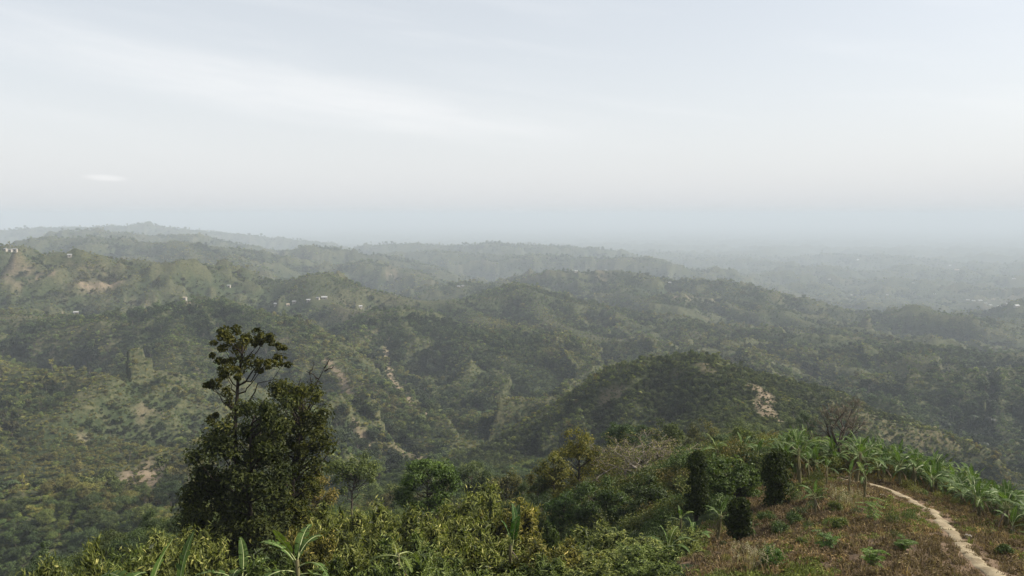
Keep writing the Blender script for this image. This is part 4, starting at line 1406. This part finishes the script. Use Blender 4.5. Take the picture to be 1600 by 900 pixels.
def banana(loc, stem_h, leaf_len, label, group, nleaf=9, kinds=None, color=(1, 1, 1), dry=1, gg=None, fine=False):
    gg = gg or g
    t = thing('banana_plant', label, 'banana plant', tuple(loc), group, gg.uniform(0, 6.28))
    t.rotation_euler[0] = gg.normal(0, .06); t.rotation_euler[1] = gg.normal(0, .06)
    s = link('stem', STEMS[gg.integers(0, 3)], t)
    w = max(.6, min(1.4, leaf_len / 2.0))
    s.scale = (w, w, stem_h)
    lst = kinds or (['upright'] * 2 + ['arch'] * (nleaf - 4) + ['low'] * 2)
    for k, kd in enumerate(lst + ['dry'] * dry):
        if fine:
            pr_ = PAIR_VAR[kd][gg.integers(0, 4)]
            o = link('leaf', pr_[0], t)
            link('midrib', pr_[1], o)
        else:
            o = link('leaf', LEAF_VAR[kd][gg.integers(0, len(LEAF_VAR[kd]))], t)
        sc = leaf_len / 2.1 * gg.uniform(.8, 1.12) * (1 if kd != 'upright' else .85)
        o.location = (0, 0, stem_h * (1 - .02 * k) - .04)
        o.rotation_euler = (gg.normal(0, .12), gg.normal(0, .1), k * 2.4 + gg.uniform(-.35, .35))
        o.scale = (sc, sc * gg.uniform(.85, 1.1), sc)
        j = gg.uniform(.75, 1.3); yl = gg.uniform() < .12
        o.color = (color[0] * j * (1.5 if yl else 1), color[1] * j * (1.25 if yl else 1), color[2] * j, 1)
    return t


SINGLE_BANANAS = [  # column, row of the leaf crown, metres ahead, leaf length, leaves, label
    (135, 906, 20, 2.2, 8, 'leftmost large banana plant cut by the lower left corner'),
    (205, 896, 19, 2.4, 8, 'large banana plant with a tall upright leaf at lower left'),
    (285, 900, 18, 2.5, 8, 'large banana plant with long arching leaves at the bottom left'),
    (368, 848, 27, 2.1, 7, 'banana plant with a brown crown in front of the tall dark tree'),
    (465, 866, 25, 1.9, 7, 'upright banana plant with a pale bare stem right of the brown crowned one'),
    (1065, 810, 43, 1.15, 6, 'small star shaped banana plant left of the dark leafy trunk'),
    (1122, 805, 42, 1.6, 6, 'banana plant with big leaves beside the dark leafy trunk'),
    (1085, 842, 38, 1.5, 7, 'low banana plant with long leaves at the edge of the thicket'),
    (1045, 855, 36, 1.5, 6, 'dark low banana plant left of the pale bamboo'),
    (1178, 826, 40, .8, 5, 'little banana sprout right of the small leafy column'),
    (1120, 703, 66, 1.9, 8, 'banana plant behind the light green leafy tree'),
    (1155, 700, 68, 1.9, 8, 'bright banana plant left of the tall dark column'),
    (1180, 708, 62, 1.7, 8, 'banana plant touching the left side of the tall dark column'),
    (1248, 702, 54, 2.2, 11, 'tallest banana plant left of the bare tree'),
    (1290, 730, 51, 1.0, 5, 'young banana plant with one yellow leaf beside the path end'),
    (1336, 706, 53, 2.3, 11, 'big banana plant just right of the bare tree'),
    (1350, 745, 46, 1.5, 5, 'banana plant with few leaves standing left of the path bend'),
    (1326, 740, 48, 1.1, 4, 'thin banana plant beside the start of the path'),
    (1275, 775, 42, 1.2, 7, 'low bushy banana plant alone on the brown slope'),
    (1262, 722, 56, 1.3, 6, 'banana plant below the tallest one left of the bare tree'),
    (1300, 716, 60, 1.8, 8, 'banana plant at the foot of the bare tree'),
]
for (px, cy, Y, ll, nl, lab) in SINGLE_BANANAS:
    loc = ground_at(px, Y)
    sh = float(P(px, cy, Y)[2] - loc[2])
    sh = min(max(sh, .35), 4.2)
    banana(loc, sh, ll, lab, 'banana plants', nl, ['upright', 'arch', 'arch', 'low', 'arch', 'low', 'hang', 'arch'][:nl] if nl < 9 else None, (1, 1, 1), 1 if sh > 1 else 0, None, True)
# withered one and stiff dark one in the thicket
for (px, cy, Y, ll, lab, kinds, colr) in [
        (618, 868, 26, 1.5, 'withered banana plant with thin drooping leaves in the thicket', ['hang', 'hang', 'low', 'low', 'hang', 'dry', 'dry'], (1.5, 1.2, 1.0)),
        (795, 850, 33, 2.2, 'stiff dark banana plant with upright leaves in the thicket', ['upright'] * 4, (.65, .8, .9))]:
    loc = ground_at(px, Y); sh = min(max(float(P(px, cy, Y)[2] - loc[2]), .4), 4.5)
    banana(loc, sh, ll, lab, 'banana plants', 7, kinds, colr, 1, None, True)


def grove():
    gg = np.random.default_rng(555)
    cand = []
    tries = 0
    while len(cand) < 100 and tries < 6000:
        tries += 1
        x = gg.uniform(18, 62); y = gg.uniform(26, 86)
        if not in_poly(np.array([x]), np.array([y]), GROVE)[0]:
            continue
        pd_ = path_dist(x, y)[0]
        if pd_ < 1.7 or pd_ > (15 if y > 56 else 8.5):
            continue
        if any(math.hypot(x - a, y - b) < 1.08 for a, b in cand):
            continue
        z = float(H(x, y)); px, py, _ = project(np.array([x, y, z + 2.5]))
        if px > 1640 or px < 1215:
            continue
        cand.append((x, y))
    info = []
    for x, y in cand:
        z = float(H(x, y)); px, py, f = project(np.array([x, y, z + 2.5]))
        info.append((float(px), float(py), x, y, z, float(f), float(path_dist(x, y)[0])))
    info.sort()
    bands = {}
    for rec in info:
        row = 'front row' if rec[6] < 4.2 else ('second row' if rec[6] < 7.5 else 'third row' if rec[6] < 11 else 'back row' if rec[6] < 15 else 'rearmost row')
        bands.setdefault(row, []).append(rec)
    words = ['first', 'second', 'third', 'fourth', 'fifth', 'sixth', 'seventh', 'eighth', 'ninth', 'tenth', 'eleventh', 'twelfth', 'thirteenth', 'fourteenth', 'fifteenth', 'sixteenth',
             'seventeenth', 'eighteenth', 'nineteenth', 'twentieth', 'twenty-first', 'twenty-second', 'twenty-third', 'twenty-fourth', 'twenty-fifth', 'twenty-sixth']
    for row, lst in bands.items():
        n = len(lst)
        for k, (px, py, x, y, z, f, d) in enumerate(lst):
            if k < 26 and k < (n + 1) // 2:
                side = '%s from the left' % words[k]
            elif n - k - 1 < 26:
                side = '%s from the right' % words[n - k - 1]
            else:
                side = 'near the middle'
            young = d < 4.2 and gg.uniform() < .35
            banana((x, y, z), gg.uniform(.4, .8) if young else gg.uniform(.9, 1.7), gg.uniform(.9, 1.3) if young else gg.uniform(1.5, 2.1),
                   'banana plant in the grove\'s %s, %s' % (row, side), 'banana grove right of the path', 10 if not young else 6,
                   None if not young else ['upright', 'arch', 'arch', 'low', 'arch'], (1, 1, 1), 2, gg)


grove()

# ------------------------------------------------------------------ single trees in the foreground
def px_tree(name, label, px, Y, clumps, trunk, leafspec, mats, color, gseed, trunk_r=.2, droop=.3, depth=.75, extra=None, core=True, group=None, sparse=1.0, split=1):
    """clumps: (column, row, radius in photo pixels, leaf density) of the crown as it stands at Y metres"""
    gg = np.random.default_rng(gseed)
    loc = ground_at(px, Y)
    m = mpp(loc)
    t = thing(name, label, 'tree', tuple(loc), group)
    xs = [c[0] for c in clumps]; half = (max(xs) - min(xs)) / 2 * m + .01; mid = (max(xs) + min(xs)) / 2
    C, R, D = [], [], []
    for (cx, cy, cr, de) in clumps:
        u = ((cx - mid) * m) / half if half > .02 else 0
        dy = gg.uniform(-1, 1) * half * depth * math.sqrt(max(.05, 1 - .85 * u * u))
        C.append(P(cx, cy, Y) - loc + np.array([0, dy, 0])); R.append(cr * m); D.append(de)
    C = np.array(C); R = np.array(R)
    C0 = C
    if split > 1:
        C = np.repeat(C, split, 0) + gg.normal(0, 1, (len(C) * split, 3)) * np.repeat(R, split)[:, None] * np.array([.62, .62, .45])
        R = np.repeat(R, split) * gg.uniform(.42, .8, len(C)); D = np.repeat(D, split)
    mb = MB(); cw = MB()
    tp = np.array([[0, 0, -.6]] + [list(P(a, b, Y) - loc) for a, b in trunk])
    tt = np.linspace(0, 1, len(tp)); q = np.linspace(0, 1, 9)
    tp = np.stack([np.interp(q, tt, tp[:, i]) for i in range(3)], -1)
    tp[1:] += gg.normal(0, trunk_r * .25, (8, 3))
    mb.tube(tp, np.linspace(trunk_r, trunk_r * .3, 9), 7)
    for c in C0:
        zs = tp[:, 2]
        if c[2] < zs[3]:
            continue
        zz = np.clip(c[2] - np.linalg.norm(c[:2] - tp[4][:2]) * gg.uniform(.5, .9) - .3, zs[2], zs[-1])
        p0 = np.array([np.interp(zz, zs, tp[:, i]) for i in range(3)])
        limb(gg, mb, p0, c, trunk_r * .34, trunk_r * .07, 6, 4, .1)
    for c, r, d in zip(C, R, D):
        leaf_clumps(gg, cw, c[None], np.array([r]), leafspec[0] * d, leafspec[1], leafspec[2], droop, core=core and d > .45, sparse=sparse, up=.25, squash=.85)
    if extra:
        extra(gg, mb, loc, Y)
    link('trunk', mb.mesh('trunk', [mats[0], M_TWIG], True), t)
    c = link('crown', cw.mesh('crown', [mats[1]]), t)
    c.color = (*color, 1)
    return t


def fill_clumps(gseed, outline, n, r0, r1, dens=1.0):
    """n clumps spread through an outline given in photo pixels"""
    gg = np.random.default_rng(gseed)
    a = np.array(outline, float)
    out = []
    while len(out) < n:
        x = gg.uniform(a[:, 0].min(), a[:, 0].max()); y = gg.uniform(a[:, 1].min(), a[:, 1].max())
        if in_poly(np.array([x]), np.array([y]), outline)[0]:
            out.append((x, y, gg.uniform(r0, r1), dens * gg.uniform(.75, 1.2)))
    return out


# the tall slender tree that stands out of the dark clump
px_tree('slender_tree', 'tall slender tree with open brownish crown rising behind the dark tree', 372, 46,
        [(352, 530, 14, 1), (366, 520, 12, 1), (385, 527, 14, 1), (340, 548, 12, 1), (372, 545, 16, 1), (400, 540, 13, 1), (418, 530, 9, .9), (432, 545, 9, .9), (425, 562, 12, 1), (437, 572, 8, .8),
         (395, 565, 14, .9), (360, 568, 14, 1), (335, 570, 11, .9), (345, 590, 10, .6), (380, 580, 11, .7), (408, 580, 9, .6), (330, 605, 8, .8), (345, 625, 13, .7), (335, 650, 13, .7), (358, 650, 12, .6), (325, 600, 6, .7)],
        [(370, 740), (368, 660), (371, 600), (377, 560), (380, 535)], (52, .27, .15), (M_BARKD, M_DARK), (1.9, 1.55, .8), 601, .17, .4, core=False, split=4)


def bare_tops(gg, mb, loc, Y):
    for (a, b) in [((470, 680), (488, 612)), ((488, 612), (507, 575)), ((507, 575), (516, 560)), ((488, 612), (484, 585)), ((484, 585), (490, 566)), ((478, 640), (462, 610)), ((507, 580), (522, 571)), ((498, 592), (478, 580)), ((462, 610), (470, 590))]:
        mb.tube(wobble(gg, P(*a, Y) - loc, P(*b, Y) - loc, 5, .05), np.linspace(.05, .018, 5), 4)


OUT_L = [(345, 655), (380, 640), (410, 610), (440, 625), (440, 700), (450, 800), (430, 880), (320, 880), (286, 835), (300, 770), (315, 720), (325, 680)]
px_tree('dark_tree', 'tall dense dark green tree in the left foreground', 385, 44, fill_clumps(611, OUT_L, 100, 15, 26) + fill_clumps(612, [(305, 790), (450, 790), (465, 885), (295, 885)], 46, 14, 22), [(388, 760), (392, 690), (398, 650)], (135, .26, .13), (M_BARKD, M_DARK), (1.45, 1.4, .95), 611, .2, .5)
OUT_R = [(420, 612), (450, 595), (480, 610), (505, 612), (518, 650), (518, 690), (508, 740), (492, 800), (450, 850), (420, 740), (415, 680)]
px_tree('dark_olive_tree', 'dark olive tree with bare branches on top, right of the dense dark tree', 452, 47, fill_clumps(621, OUT_R, 70, 12, 20, .85), [(455, 760), (462, 700), (470, 670)], (95, .26, .13), (M_BARKD, M_DARK), (1.95, 1.7, .85), 621, .24, .45, extra=bare_tops)

LEAFY = [  # name, label, px, Y, outline, n clumps, r0, r1, leaf density, trunk line, colour, dark?
    ('olive_tree', 'small olive tree with flat crown right of the dark olive tree', 548, 82, [(505, 735), (530, 718), (560, 716), (588, 730), (585, 752), (540, 760), (510, 755)], 22, 8, 14, .9, [(550, 770), (555, 745)], (1.25, 1.3, .8), M_LEAF),
    ('dry_tree', 'small rusty leaved tree between the dark tree and the olive tree', 500, 64, [(478, 770), (490, 748), (505, 744), (520, 760), (525, 785), (490, 800)], 16, 7, 12, .7, [(503, 800), (502, 770)], (2.2, 1.45, .9), M_LEAF),
    ('bright_green_tree', 'bright green leafy tree in the middle of the thicket', 668, 70, [(618, 770), (640, 735), (660, 712), (680, 718), (705, 735), (712, 765), (690, 800), (635, 800)], 34, 9, 15, 1.1, [(668, 790), (668, 745)], (1.0, 1.3, .62), M_LEAF),
    ('brown_tree', 'brownish thin tree left of the ochre tree', 838, 84, [(815, 770), (825, 745), (850, 735), (868, 760), (862, 790), (830, 795)], 16, 8, 13, .6, [(840, 790), (842, 760)], (1.8, 1.3, .9), M_LEAF),
    ('ochre_tree', 'tall ochre yellow tree left of the grey twiggy tree', 905, 82, [(865, 720), (880, 695), (893, 672), (915, 680), (940, 700), (950, 740), (930, 780), (885, 785), (855, 760), (848, 735)], 40, 8, 14, .8, [(903, 790), (905, 720), (903, 700)], (2.2, 1.65, .65), M_LEAF),
    ('low_ochre_tree', 'lower ochre tree at the left foot of the tall ochre one', 866, 78, [(840, 735), (855, 712), (880, 712), (888, 745), (875, 775), (845, 770)], 20, 8, 12, .8, [(868, 780), (866, 745)], (1.9, 1.5, .7), M_LEAF),
    ('dark_green_tree', 'dark green tree on the slope above the grey twiggy tree', 975, 122, [(945, 690), (950, 672), (975, 662), (1005, 668), (1010, 690), (975, 700)], 24, 7, 11, 1.1, [(976, 705), (976, 685)], (.62, .85, .55), M_LEAF),
    ('round_olive_tree', 'round olive tree on the slope right of the dark green one', 1040, 124, [(1010, 690), (1020, 665), (1050, 660), (1070, 675), (1068, 695), (1030, 705)], 22, 7, 11, 1, [(1042, 710), (1042, 690)], (1.0, 1.05, .6), M_LEAF),
    ('purple_brown_tree', 'brown tree on the saddle below the knoll', 1095, 130, [(1068, 695), (1078, 665), (1105, 655), (1122, 675), (1115, 705), (1085, 710)], 20, 7, 11, .7, [(1096, 712), (1096, 690)], (1.5, 1.2, .95), M_LEAF),
    ('small_olive_tree', 'small round olive tree left of the tall dark column on the saddle', 1160, 96, [(1142, 700), (1148, 678), (1162, 668), (1178, 682), (1178, 705), (1155, 712)], 18, 6, 10, 1, [(1161, 718), (1161, 695)], (1.2, 1.25, .6), M_LEAF),
    ('dull_green_tree', 'dull green tree between the brown one and the small olive tree', 1125, 104, [(1108, 705), (1112, 688), (1130, 680), (1143, 692), (1140, 715), (1115, 720)], 14, 6, 10, 1, [(1126, 722), (1126, 700)], (.8, .95, .75), M_LEAF),
    ('deep_green_tree', 'deep green tree below the ochre tree', 935, 64, [(900, 800), (905, 770), (930, 750), (965, 760), (985, 790), (975, 830), (920, 835)], 34, 9, 15, 1.1, [(938, 835), (938, 790)], (.75, .95, .6), M_LEAF),
    ('dark_shrubby_tree', 'dark shrubby tree below the grey twiggy tree', 1015, 58, [(970, 800), (985, 765), (1020, 755), (1055, 775), (1060, 815), (1020, 840), (980, 835)], 36, 9, 15, 1.0, [(1016, 840), (1016, 790)], (.62, .72, .5), M_LEAF),
    ('light_green_tree', 'light green broad leaved tree between the two dark leafy trunks', 1138, 52, [(1098, 770), (1105, 735), (1130, 715), (1165, 725), (1190, 745), (1185, 775), (1150, 790), (1110, 795)], 36, 9, 15, 1.05, [(1140, 800), (1140, 760)], (.95, 1.15, .7), M_LEAF),
    ('green_thicket_tree', 'low green tree left of the deep green one', 880, 66, [(850, 815), (860, 785), (890, 775), (910, 795), (905, 825), (870, 830)], 22, 9, 13, 1.1, [(881, 835), (881, 800)], (.7, 1.0, .55), M_LEAF),
    ('grey_green_tree', 'grey green tree beyond the bright green tree', 735, 112, [(710, 760), (718, 735), (745, 728), (765, 745), (762, 770), (725, 775)], 20, 8, 12, .9, [(737, 780), (737, 750)], (.95, 1.05, .85), M_LEAF),
    ('faded_tree', 'faded brown tree in the dip right of the grey green one', 790, 100, [(765, 770), (772, 745), (795, 738), (815, 752), (812, 778), (775, 782)], 20, 8, 12, .6, [(791, 785), (791, 760)], (1.7, 1.3, 1.0), M_LEAF),
]
for k, (nm, lab, px, Y, outl, n, r0, r1, de, trk, colr, mt) in enumerate(LEAFY):
    ls = .21 if Y < 70 else (.25 if Y < 100 else .29)
    px_tree(nm, lab, px, Y, fill_clumps(700 + k, outl, int(n * 1.5), r0, r1, de), trk, (120, ls, ls * .55), (M_BARK, mt), colr, 700 + k, .16, .35)

# dark columns: trunks wrapped in climbing leaves
def column(px, base_py, Y, top, half, label, trunk_to=None, seed=0):
    gg = np.random.default_rng(seed)
    loc = ground_at(px, Y); m = mpp(loc)
    zt = float(P(px, top, Y)[2] - loc[2]); zb = float(P(px, base_py, Y)[2] - loc[2]) if base_py else 0.0
    zb = max(zb, 0.0)
    t = thing('leafy_column', label, 'tree', tuple(loc), 'trunks wrapped in dark climbing leaves')
    mb = MB(); mb.tube(wobble(gg, (0, 0, -.5), (0, 0, zt * .92), 6, .05), np.linspace(.17, .08, 6), 7)
    cw = MB(); w = half * m
    n = int(2600 * max(.6, (zt - zb) * w / 3.5))
    z = gg.uniform(0, 1, n); a = gg.uniform(0, 6.28, n)
    prof = np.interp(z, [0, .08, .3, .55, .8, .95, 1], [.80, .96, 1.0, .98, .95, .78, .30])
    bump = 1 + .8 * fbm(a * 1.3 + 50, z * 5, seed + 9, 3) + .13 * np.sin(a * 2 + z * 7)
    rad = w * prof * np.clip(bump, .6, 1.4) * gg.uniform(.70, 1.08, n)
    pos = np.stack([np.cos(a) * rad, np.sin(a) * rad, zb + z * (zt - zb)], -1)
    nr = np.stack([np.cos(a), np.sin(a), .35 + 0 * a], -1)
    leaves(cw, gg, pos, nr, .21, .12, .6, np.full(n, .42), .5)
    for q in range(12):
        leaf_clumps(gg, cw, np.array([[0, 0, zb + (q + .6) / 13 * (zt - zb)]]), np.array([w * .72 * float(np.interp((q + .6) / 13, [0, .5, .9, 1], [.9, 1, .7, .3]))]), 60, .2, .13, .3)
    for q in range(22):
        a = gg.uniform(0, 6.28); zz = gg.uniform(.05, 1.0); rr = w * float(np.interp(zz, [0, .5, .9, 1], [.75, .95, .7, .3])) * gg.uniform(.8, 1.25)
        leaf_clumps(gg, cw, np.array([[math.cos(a) * rr, math.sin(a) * rr, zb + zz * (zt - zb)]]), np.array([w * gg.uniform(.2, .42)]), 55, .2, .11, .4, core=False)
    link('trunk', mb.mesh('trunk', [M_BARKD], True), t)
    c = link('climbing_leaves', cw.mesh('climbing_leaves', [M_DARK]), t)
    c.color = (1.15, 1.25, .95, 1)


column(1212, 797, 47, 704, 20, 'tall thick dark leafy column on the brown slope', seed=901)
column(1155, 836, 40, 780, 15, 'shorter dark leafy column on the brown slope', seed=902)
column(1088, 800, 49, 706, 15, 'dark leafy column with a bare trunk foot left of the light green tree', seed=903)

# leafless trees
def bare_tree(name, label, px, Y, top, levels, spread, mats, seed, r0=.16, L0=.30, up=.12, fork=.28, leafy=None, nmain=4, half=None):
    gg = np.random.default_rng(seed)
    loc = ground_at(px, Y)
    ht = float(P(px, top, Y)[2] - loc[2])
    t = thing(name, label, 'tree', tuple(loc))
    tr = MB(); br = MB(); tips = []
    tp = wobble(gg, (0, 0, -.5), (gg.normal(0, .1), gg.normal(0, .1), ht * fork), 5, .05)
    tr.tube(tp, np.linspace(r0, r0 * .75, 5), 7)
    for k in range(nmain):
        a = k * 6.28 / nmain + gg.uniform(-.4, .4)
        d = unit(np.array([math.cos(a) * spread * 1.3, math.sin(a) * spread * 1.3, 1.0]))
        branch_rec(gg, br, tp[-1] - np.array([0, 0, gg.uniform(0, .12) * ht * fork]), d, ht * L0, r0 * .55, levels, spread, tips, 5, up, 1)
    V = np.concatenate(br.V); sc = (ht * (1 - fork)) / max(.1, V[:, 2].max() - tp[-1][2])
    hw = half * mpp(loc) if half else 3.0
    sx = hw / np.percentile(np.abs(V[:, :2] - tp[-1][:2]), 92)
    for k in range(len(br.V)):
        br.V[k] = (br.V[k] - tp[-1]) * np.array([sx, sx, sc]) + tp[-1]
    link('trunk', tr.mesh('trunk', [mats[0]], True), t)
    link('branches', br.mesh('branches', [mats[0], mats[1]], True), t)
    if leafy:
        cw = MB()
        tp_ = np.array([(p - tp[-1]) * np.array([sx, sx, sc]) + tp[-1] for p, _ in tips])
        n = leafy[0]
        pos = tp_[gg.integers(0, len(tp_), n)] + gg.normal(0, .22, (n, 3))
        leaves(cw, gg, pos, sphere_dirs(gg, n, .5), leafy[1], leafy[1] * .5, .4)
        c = link('crown', cw.mesh('crown', [M_LEAF]), t)
        c.color = (*leafy[2], 1)
    return t


bare_tree('bare_tree', 'leafless brown tree standing among the banana plants on the ridge', 1304, 61, 616, 5, .46, (M_BARK, M_TWIGG), 1001, .16, .27, .07, .30, None, 5, 46)
bare_tree('twiggy_tree', 'wide grey twiggy tree with few leaves in the middle right', 1000, 76, 682, 5, .55, (M_BARKG, M_TWIGG), 1003, .2, .25, .05, .30, (3600, .22, (1.5, 1.3, .9)), 6, 74)
bare_tree('twiggy_tree', 'smaller grey twiggy tree left of the wide one', 952, 80, 694, 4, .5, (M_BARKG, M_TWIGG), 1005, .15, .27, .08, .34, (1900, .22, (1.7, 1.35, .8)), 4, 32)

# ------------------------------------------------------------------ small plants on the brown slope
def bush(px, py, rad_px, label, color, seed, feathery=False, mat=None):
    gg = np.random.default_rng(seed)
    loc = hit(px, py); m = mpp(loc); r = rad_px * m
    t = thing('sapling' if feathery else 'bush', label, 'sapling' if feathery else 'bush', tuple(loc), 'small plants on the brown slope')
    st = MB(); cw = MB()
    if feathery:
        for k in range(4):
            a = k * 1.7 + gg.uniform(-.5, .5)
            tip = np.array([math.cos(a) * r * .55, math.sin(a) * r * .55, r * gg.uniform(1.1, 1.9)])
            q = wobble(gg, (0, 0, -.1), tip, 5, .03); st.tube(q, np.linspace(.022, .006, 5), 4)
            for f in range(13):       # ferny fronds held level
                p0 = q[gg.integers(1, 5)]; b = gg.uniform(0, 6.28); L = r * gg.uniform(.45, .85)
                d = np.array([math.cos(b), math.sin(b), gg.uniform(-.05, .35)])
                n = 26
                u = np.repeat(np.linspace(.15, 1, n // 2), 2)[:, None]
                side = np.array([-math.sin(b), math.cos(b), 0]) * np.tile([1, -1], n // 2)[:, None]
                pos = p0 + d * L * u - np.array([0, 0, .25 * L]) * u * u + side * .055 * (1.15 - u * .6)
                leaves(cw, gg, pos, np.tile([0, 0, 1.0], (n, 1)), .11, .034, 0, np.full(n, .62), .2, along=side + d * .25)
    else:
        k = 11
        c = sphere_dirs(gg, k, .3) * np.array([r * .6, r * .6, r * .45]) + np.array([0, 0, r * .55])
        for p in c:
            st.tube(wobble(gg, (0, 0, -.1), p, 4, .03), np.linspace(.018, .006, 4), 4)
        leaf_clumps(gg, cw, c, np.full(k, r * .46), 80, max(.09, r * .12), max(.045, r * .06), .3)
    link('stem', st.mesh('stem', [M_TWIG], True), t)
    c = link('foliage', cw.mesh('foliage', [mat or M_LEAF]), t)
    c.color = (*color, 1)


bush(1207, 885, 26, 'bright green bush at the bottom of the brown slope', (1.15, 1.65, .8), 1101)
bush(1215, 838, 19, 'lower green bush of the row below the tall leafy column', (.85, 1.1, .7), 1102)
bush(1238, 822, 18, 'upper green bush of the row below the tall leafy column', (.85, 1.1, .7), 1103)
bush(1196, 815, 15, 'small green bush between the two dark leafy columns', (.95, 1.15, .7), 1104)
bush(1292, 858, 17, 'ferny sapling with level fronds low on the brown slope', (1.0, 1.45, .9), 1105, True)
bush(1362, 815, 19, 'ferny sapling with a dark stem left of the path', (1.15, 1.6, .75), 1106, True)
bush(1310, 828, 17, 'yellowish green bush between the two ferny saplings', (1.3, 1.4, .75), 1107)
bush(1365, 892, 19, 'wide ferny sapling at the bottom of the brown slope', (1.3, 1.75, .8), 1108, True)
bush(1412, 862, 14, 'low ferny sapling nearest the path', (1.1, 1.45, .75), 1109, True)
bush(1305, 800, 13, 'small yellow green bush beside the pale grass', (1.4, 1.35, .75), 1110)
bush(1242, 742, 9, 'little leafy sprout right of the tall leafy column', (1.3, 1.6, .7), 1111)
bush(1570, 868, 13, 'low green bush right of the path near the right edge', (1.0, 1.15, .8), 1112)
bush(1440, 775, 9, 'small bush at the right side of the path bend', (1.1, 1.25, .7), 1113)
bush(1250, 855, 12, 'small weedy bush left of the low ferny sapling', (1.2, 1.2, .7), 1114)


def pale_grass(px, py, n, h, label, seed):
    gg = np.random.default_rng(seed)
    loc = hit(px, py)
    t = thing('pale_grass_tuft', label, 'grass tuft', tuple(loc), 'pale feathery grass on the brown slope')
    mb = tuft_mesh(gg, n, h, .018, .28, None, .5)
    a = link('blades', mb.mesh('blades', [M_PLUME]), t); a.color = (.8, .78, .6, 1)
    pl = MB()
    for _ in range(n // 2):
        b = np.array([gg.normal(0, .35), gg.normal(0, .35), h * gg.uniform(.75, 1.25)])
        k = 14
        leaves(pl, gg, b + np.stack([gg.normal(0, .03, k), gg.normal(0, .03, k), np.linspace(-.14, .12, k)], -1), sphere_dirs(gg, k), .09, .022, -.6)
    b = link('plumes', pl.mesh('plumes', [M_PLUME]), t); b.color = (1, 1, 1, 1)


pale_grass(1320, 795, 60, .75, 'pale feathery grass tuft beside the ferny sapling by the path', 1201)
pale_grass(1305, 780, 50, .7, 'pale feathery grass tuft right of the lone low banana plant', 1202)
pale_grass(1340, 785, 40, .6, 'small pale grass tuft at the path bend', 1203)
pale_grass(1180, 893, 60, .8, 'whitish grass tuft at the bottom left of the brown slope', 1204)
pale_grass(1165, 880, 40, .6, 'smaller whitish grass tuft left of the bright green bush', 1205)

# stones and litter beside the path
M_STONE = plain_mat('pale stone', (0.20, 0.18, 0.15), (0.32, 0.29, 0.25), 6.0)
for k, (px, py, s_, lab) in enumerate([(1513, 840, .16, 'small white stone lying right of the path'), (1378, 776, .2, 'pale flat stone left of the path bend'), (1432, 830, .13, 'little pale stone in the weeds left of the path')]):
    gg = np.random.default_rng(1300 + k)
    loc = hit(px, py)
    d = sphere_dirs(gg, 1)
    me = bpy.data.meshes.new('stone')
    import bmesh
    bm = bmesh.new(); bmesh.ops.create_icosphere(bm, subdivisions=2, radius=s_)
    for v in bm.verts:
        v.co *= 1 + gg.normal(0, .09); v.co.z *= .55
    bm.to_mesh(me); bm.free(); me.materials.append(M_STONE)
    o = link('stone', me, None, tuple(loc + np.array([0, 0, s_ * .3])), label=lab, category='stone', group='stones by the path', kind='thing')
